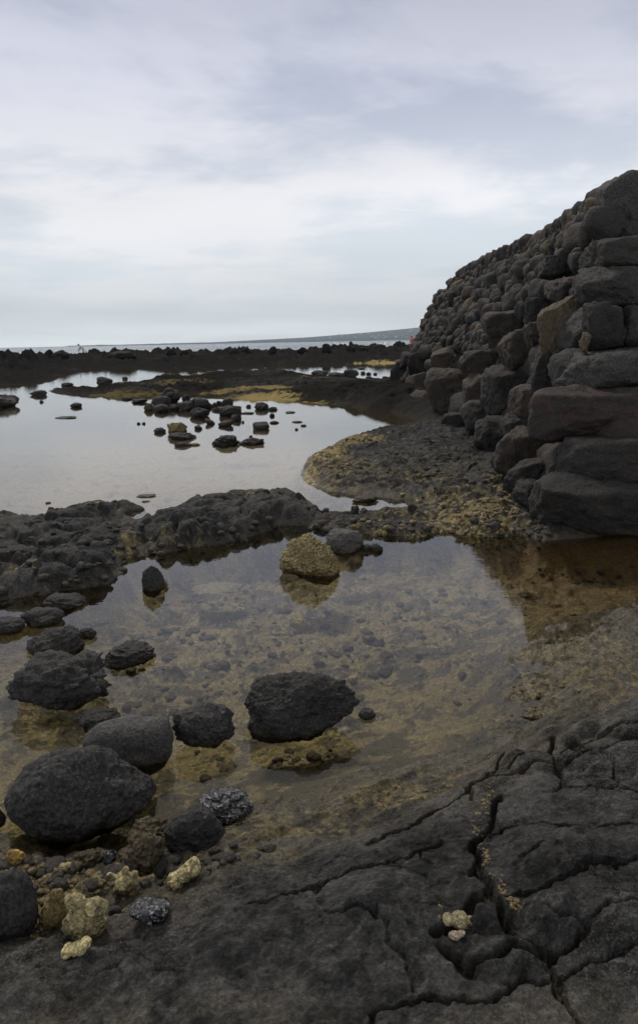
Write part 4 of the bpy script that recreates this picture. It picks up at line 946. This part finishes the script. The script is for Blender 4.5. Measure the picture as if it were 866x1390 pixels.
def person(loc, rz, label, bend, top, bot, hairc):
    r = bpy.data.objects.new('person', None); C.objects.link(r); r.location = loc; r.rotation_euler.z = rz
    tag(r, label, 'person')
    # x forward, z up; bend = forward lean in radians
    s, c = math.sin(bend), math.cos(bend); hip = np.array([-.05, 0, .92])
    def tr(l, y=0, f=0): return (hip[0]+l*s+f*c, y, hip[2]+l*c-f*s)
    J = [(*hip, .13, .15), (*tr(.18), .12, .14), (*tr(.36), .13, .16), (*tr(.48), .09, .13), (*tr(.56), .055), (*tr(.66, 0, .02), .085, .09), (*tr(.76, 0, .02), .085),
         (*tr(.46, .18), .055), (*tr(.46, -.18), .055)]
    # arms hang towards the knees
    for sg in (1, -1):
        a = J[7 if sg == 1 else 8]; J += [(a[0]+.06+.10*s, sg*.22, a[2]-.27, .042), (a[0]+.16+.15*s, sg*.18, a[2]-.50, .03), (a[0]+.19+.15*s, sg*.17, a[2]-.58, .032, .02)]
    for sg in (1, -1): J += [(-.03, sg*.10, .82, .085), (.05, sg*.12, .48, .058), (-.02, sg*.13, .09, .038), (.10, sg*.14, .04, .035, .045)]
    E_ = [(0,1),(1,2),(2,3),(3,4),(4,5),(5,6),(3,7),(3,8),(7,9),(9,10),(10,11),(8,12),(12,13),(13,14),(0,15),(15,16),(16,17),(17,18),(0,19),(19,20),(20,21),(21,22)]
    body = skin_body('body', J, E_, M_skin, r)
    if True:
        JS = [(J[0][0], 0, J[0][2], .17, .19), (*tr(.18), .18, .20), (*tr(.36), .18, .21), (*tr(.47), .11, .15), (J[7][0], J[7][1], J[7][2], .075), (J[8][0], J[8][1], J[8][2], .075), (J[9][0]*.6+J[7][0]*.4, .21, J[9][2]*.6+J[7][2]*.4, .062), (J[12][0]*.6+J[8][0]*.4, -.21, J[12][2]*.6+J[8][2]*.4, .062)]
        skin_body('shirt', JS, [(0,1),(1,2),(2,3),(3,4),(3,5),(4,6),(5,7)], top, r)
        JB = [(-.05, 0, .93, .15, .165), (-.03, .10, .80, .105), (.03, .12, .56, .085), (-.03, -.10, .80, .105), (.03, -.12, .56, .085)]
        skin_body('shorts', JB, [(0,1),(1,2),(0,3),(3,4)], bot, r)
    hc = tr(.76, 0, 0); sphere('hair', hc, .118, hairc, r, (1, .92, 1), (-c*.7+s*.5, 0, s*.7+c*.6))
    fx = tr(.70, 0, .115); sphere('nose', fx, .018, M_skin, r)
    return r
def zat(x, y): return float(height([x], [y])[0])
def stand(px, py_head, head, ys_):
    """spot on the reef where a standing figure's head shows at the given height"""
    best = None
    for Y in ys_:
        a = ray(px, py_head); X = a[0]/a[1]*Y; z = EYE+a[2]/a[1]*Y-head; g = zat(X, Y)
        if best is None or abs(z-g) < best[0]: best = (abs(z-g), X, Y, g)
    return best[1:]
person(stand(113, 468.2, 1.42, np.linspace(70, 92, 90)), math.pi, 'person in white shirt bending forward on the far reef', .85, M_shirt, M_shirt, M_hair)
person(stand(559, 464.0, 1.68, np.linspace(66, 96, 100)), math.pi*.6, 'person in a pinkish red top standing near the end of the wall', .15, M_red, M_navy, simple('red_cap', (.6, .05, .1), .8))

# ------------------------------------------------------------------ sea air
bpy.ops.mesh.primitive_cube_add(size=2, location=(0, 4000, 150)); hz = bpy.context.active_object; hz.name = 'haze'; hz.scale = (13500, 4400, 162)
hm = bpy.data.materials.new('sea_air'); hm.use_nodes = True; hn = hm.node_tree.nodes; hn.clear(); ho = hn.new('ShaderNodeOutputMaterial'); hv_ = hn.new('ShaderNodeVolumePrincipled')
hv_.inputs['Color'].default_value = (.66, .85, 1, 1); hv_.inputs['Density'].default_value = HAZE; hm.node_tree.links.new(hv_.outputs[0], ho.inputs['Volume'])
hz.data.materials.append(hm); tag(hz, 'thin blue sea haze over the distant headland', 'haze', kind='stuff')

# ------------------------------------------------------------------ camera, light, sky
cam = bpy.data.cameras.new('camera'); co = bpy.data.objects.new('camera', cam); C.objects.link(co); S.camera = co
co.location = (0, 0, EYE)
from mathutils import Matrix
Fw = Vector((0, cp, -sp)); R0 = Vector((1, 0, 0)); U0 = Vector((0, sp, cp))
Rr = R0*cr+U0*sr; Ur = -R0*sr+U0*cr
co.rotation_euler = Matrix(((Rr.x, Ur.x, -Fw.x), (Rr.y, Ur.y, -Fw.y), (Rr.z, Ur.z, -Fw.z))).to_euler()
cam.sensor_fit = 'VERTICAL'; cam.sensor_height = 36; cam.sensor_width = 36*866/1390; cam.lens = F/1390*36; cam.shift_y = -45/1390
cam.clip_start = .05; cam.clip_end = 30000

SUN_EL = math.radians(52); SUN_AZ = math.radians(-25)      # azimuth from +Y towards +X
sun = bpy.data.lights.new('sun', 'SUN'); sun.energy = 1.7; sun.angle = math.radians(14); sun.color = (1, .93, .84)
so = bpy.data.objects.new('sun', sun); C.objects.link(so)
d = Vector((math.sin(SUN_AZ)*math.cos(SUN_EL), math.cos(SUN_AZ)*math.cos(SUN_EL), math.sin(SUN_EL))); so.rotation_euler = d.to_track_quat('Z', 'Y').to_euler(); so.location = d*50
w = bpy.data.worlds.new('World'); S.world = w; w.use_nodes = True; n = w.node_tree.nodes; l = w.node_tree.links; n.clear()
out = n.new('ShaderNodeOutputWorld'); bg = n.new('ShaderNodeBackground'); l.new(bg.outputs[0], out.inputs[0])
sky = n.new('ShaderNodeTexSky'); sky.sky_type = 'NISHITA'; sky.sun_disc = False; sky.sun_elevation = SUN_EL; sky.sun_rotation = SUN_AZ; sky.air_density = 1.2; sky.dust_density = 3
bg.inputs['Strength'].default_value = .107
tc = n.new('ShaderNodeTexCoord'); sx_ = n.new('ShaderNodeSeparateXYZ'); l.new(tc.outputs['Generated'], sx_.inputs[0])
def M(op, a, b=None, clamp=False):
    k = n.new('ShaderNodeMath'); k.operation = op; k.use_clamp = clamp
    for i, v in enumerate((a, b)):
        if v is None: continue
        if isinstance(v, (int, float)): k.inputs[i].default_value = v
        else: l.new(v, k.inputs[i])
    return k.outputs[0]
zc_ = M('ADD', M('MAXIMUM', sx_.outputs[2], 0.0), .10)
cx_ = M('DIVIDE', sx_.outputs[0], zc_); cy2 = M('DIVIDE', sx_.outputs[1], zc_)
cv = n.new('ShaderNodeCombineXYZ'); l.new(cx_, cv.inputs[0]); l.new(cy2, cv.inputs[1])
def noise(scale, det, rough, off):
    mp = n.new('ShaderNodeMapping'); mp.inputs['Location'].default_value = off; l.new(cv.outputs[0], mp.inputs[0])
    k = n.new('ShaderNodeTexNoise'); k.inputs['Scale'].default_value = scale; k.inputs['Detail'].default_value = det; k.inputs['Roughness'].default_value = rough; k.inputs['Distortion'].default_value = .3; l.new(mp.outputs[0], k.inputs['Vector']); return k.outputs['Fac']
def ramp(f, st, inter='EASE'):
    k = n.new('ShaderNodeValToRGB'); e = k.color_ramp.elements; k.color_ramp.interpolation = inter
    while len(e) < len(st): e.new(.5)
    for i, (p, c) in enumerate(st): e[i].position = p; e[i].color = (*c, 1) if isinstance(c, tuple) else (c, c, c, 1)
    l.new(f, k.inputs[0]); return k.outputs[0]
def mixn(f, a, b, bl='MIX'):
    k = n.new('ShaderNodeMix'); k.data_type = 'RGBA'; k.blend_type = bl
    for i, v in ((0, f), (6, a), (7, b)):
        if isinstance(v, (int, float)): k.inputs[i].default_value = v if i == 0 else (v, v, v, 1)
        elif isinstance(v, tuple): k.inputs[i].default_value = (*v, 1)
        else: l.new(v, k.inputs[i])
    return k.outputs[2]
n1 = noise(.60, 6, .58, (3.1, 1.2, 0)); n2 = noise(1.7, 6, .6, (7.7, 4.1, 0)); n3 = noise(.22, 3, .5, (1.0, 9.0, 0))
# layer of cloud: thin and bright low in the sky, thicker and bluer grey overhead
body = ramp(sx_.outputs[2], [(0.0, (12.2, 12.6, 12.6)), (.025, (10.4, 10.8, 11.0)), (.07, (7.9, 8.4, 9.0)), (.16, (6.9, 7.3, 8.0)), (.28, (4.7, 5.05, 6.3)), (.40, (3.2, 3.5, 4.7)), (.50, (4.2, 4.1, 4.1)), (1.0, (4.6, 4.4, 4.2))], 'LINEAR')
lit = ramp(sx_.outputs[2], [(0.0, (12.2, 12.6, 12.6)), (.025, (10.6, 10.9, 11.0)), (.07, (8.8, 8.9, 9.2)), (.18, (8.9, 8.8, 9.1)), (.30, (6.7, 6.8, 7.8)), (.41, (4.6, 4.8, 5.9)), (.50, (5.6, 5.4, 5.3)), (1.0, (5.6, 5.4, 5.1))], 'LINEAR')
m = M('ADD', M('MULTIPLY', n1, .7), M('MULTIPLY', n2, .3))
cl = mixn(ramp(m, [(.42, 0.0), (.57, 1.0)]), body, lit)
cl = mixn(1.0, cl, ramp(n3, [(.35, .86), (.65, 1.10)]), 'MULTIPLY')
fin = mixn(.93, sky.outputs[0], cl)
l.new(fin, bg.inputs['Color'])

S.view_settings.view_transform = 'Standard'; S.view_settings.look = 'None'; S.view_settings.gamma = 1; S.view_settings.exposure = 0
S.render.resolution_x = 637; S.render.resolution_y = 1024
S.cycles.max_bounces = 8; S.cycles.transparent_max_bounces = 12
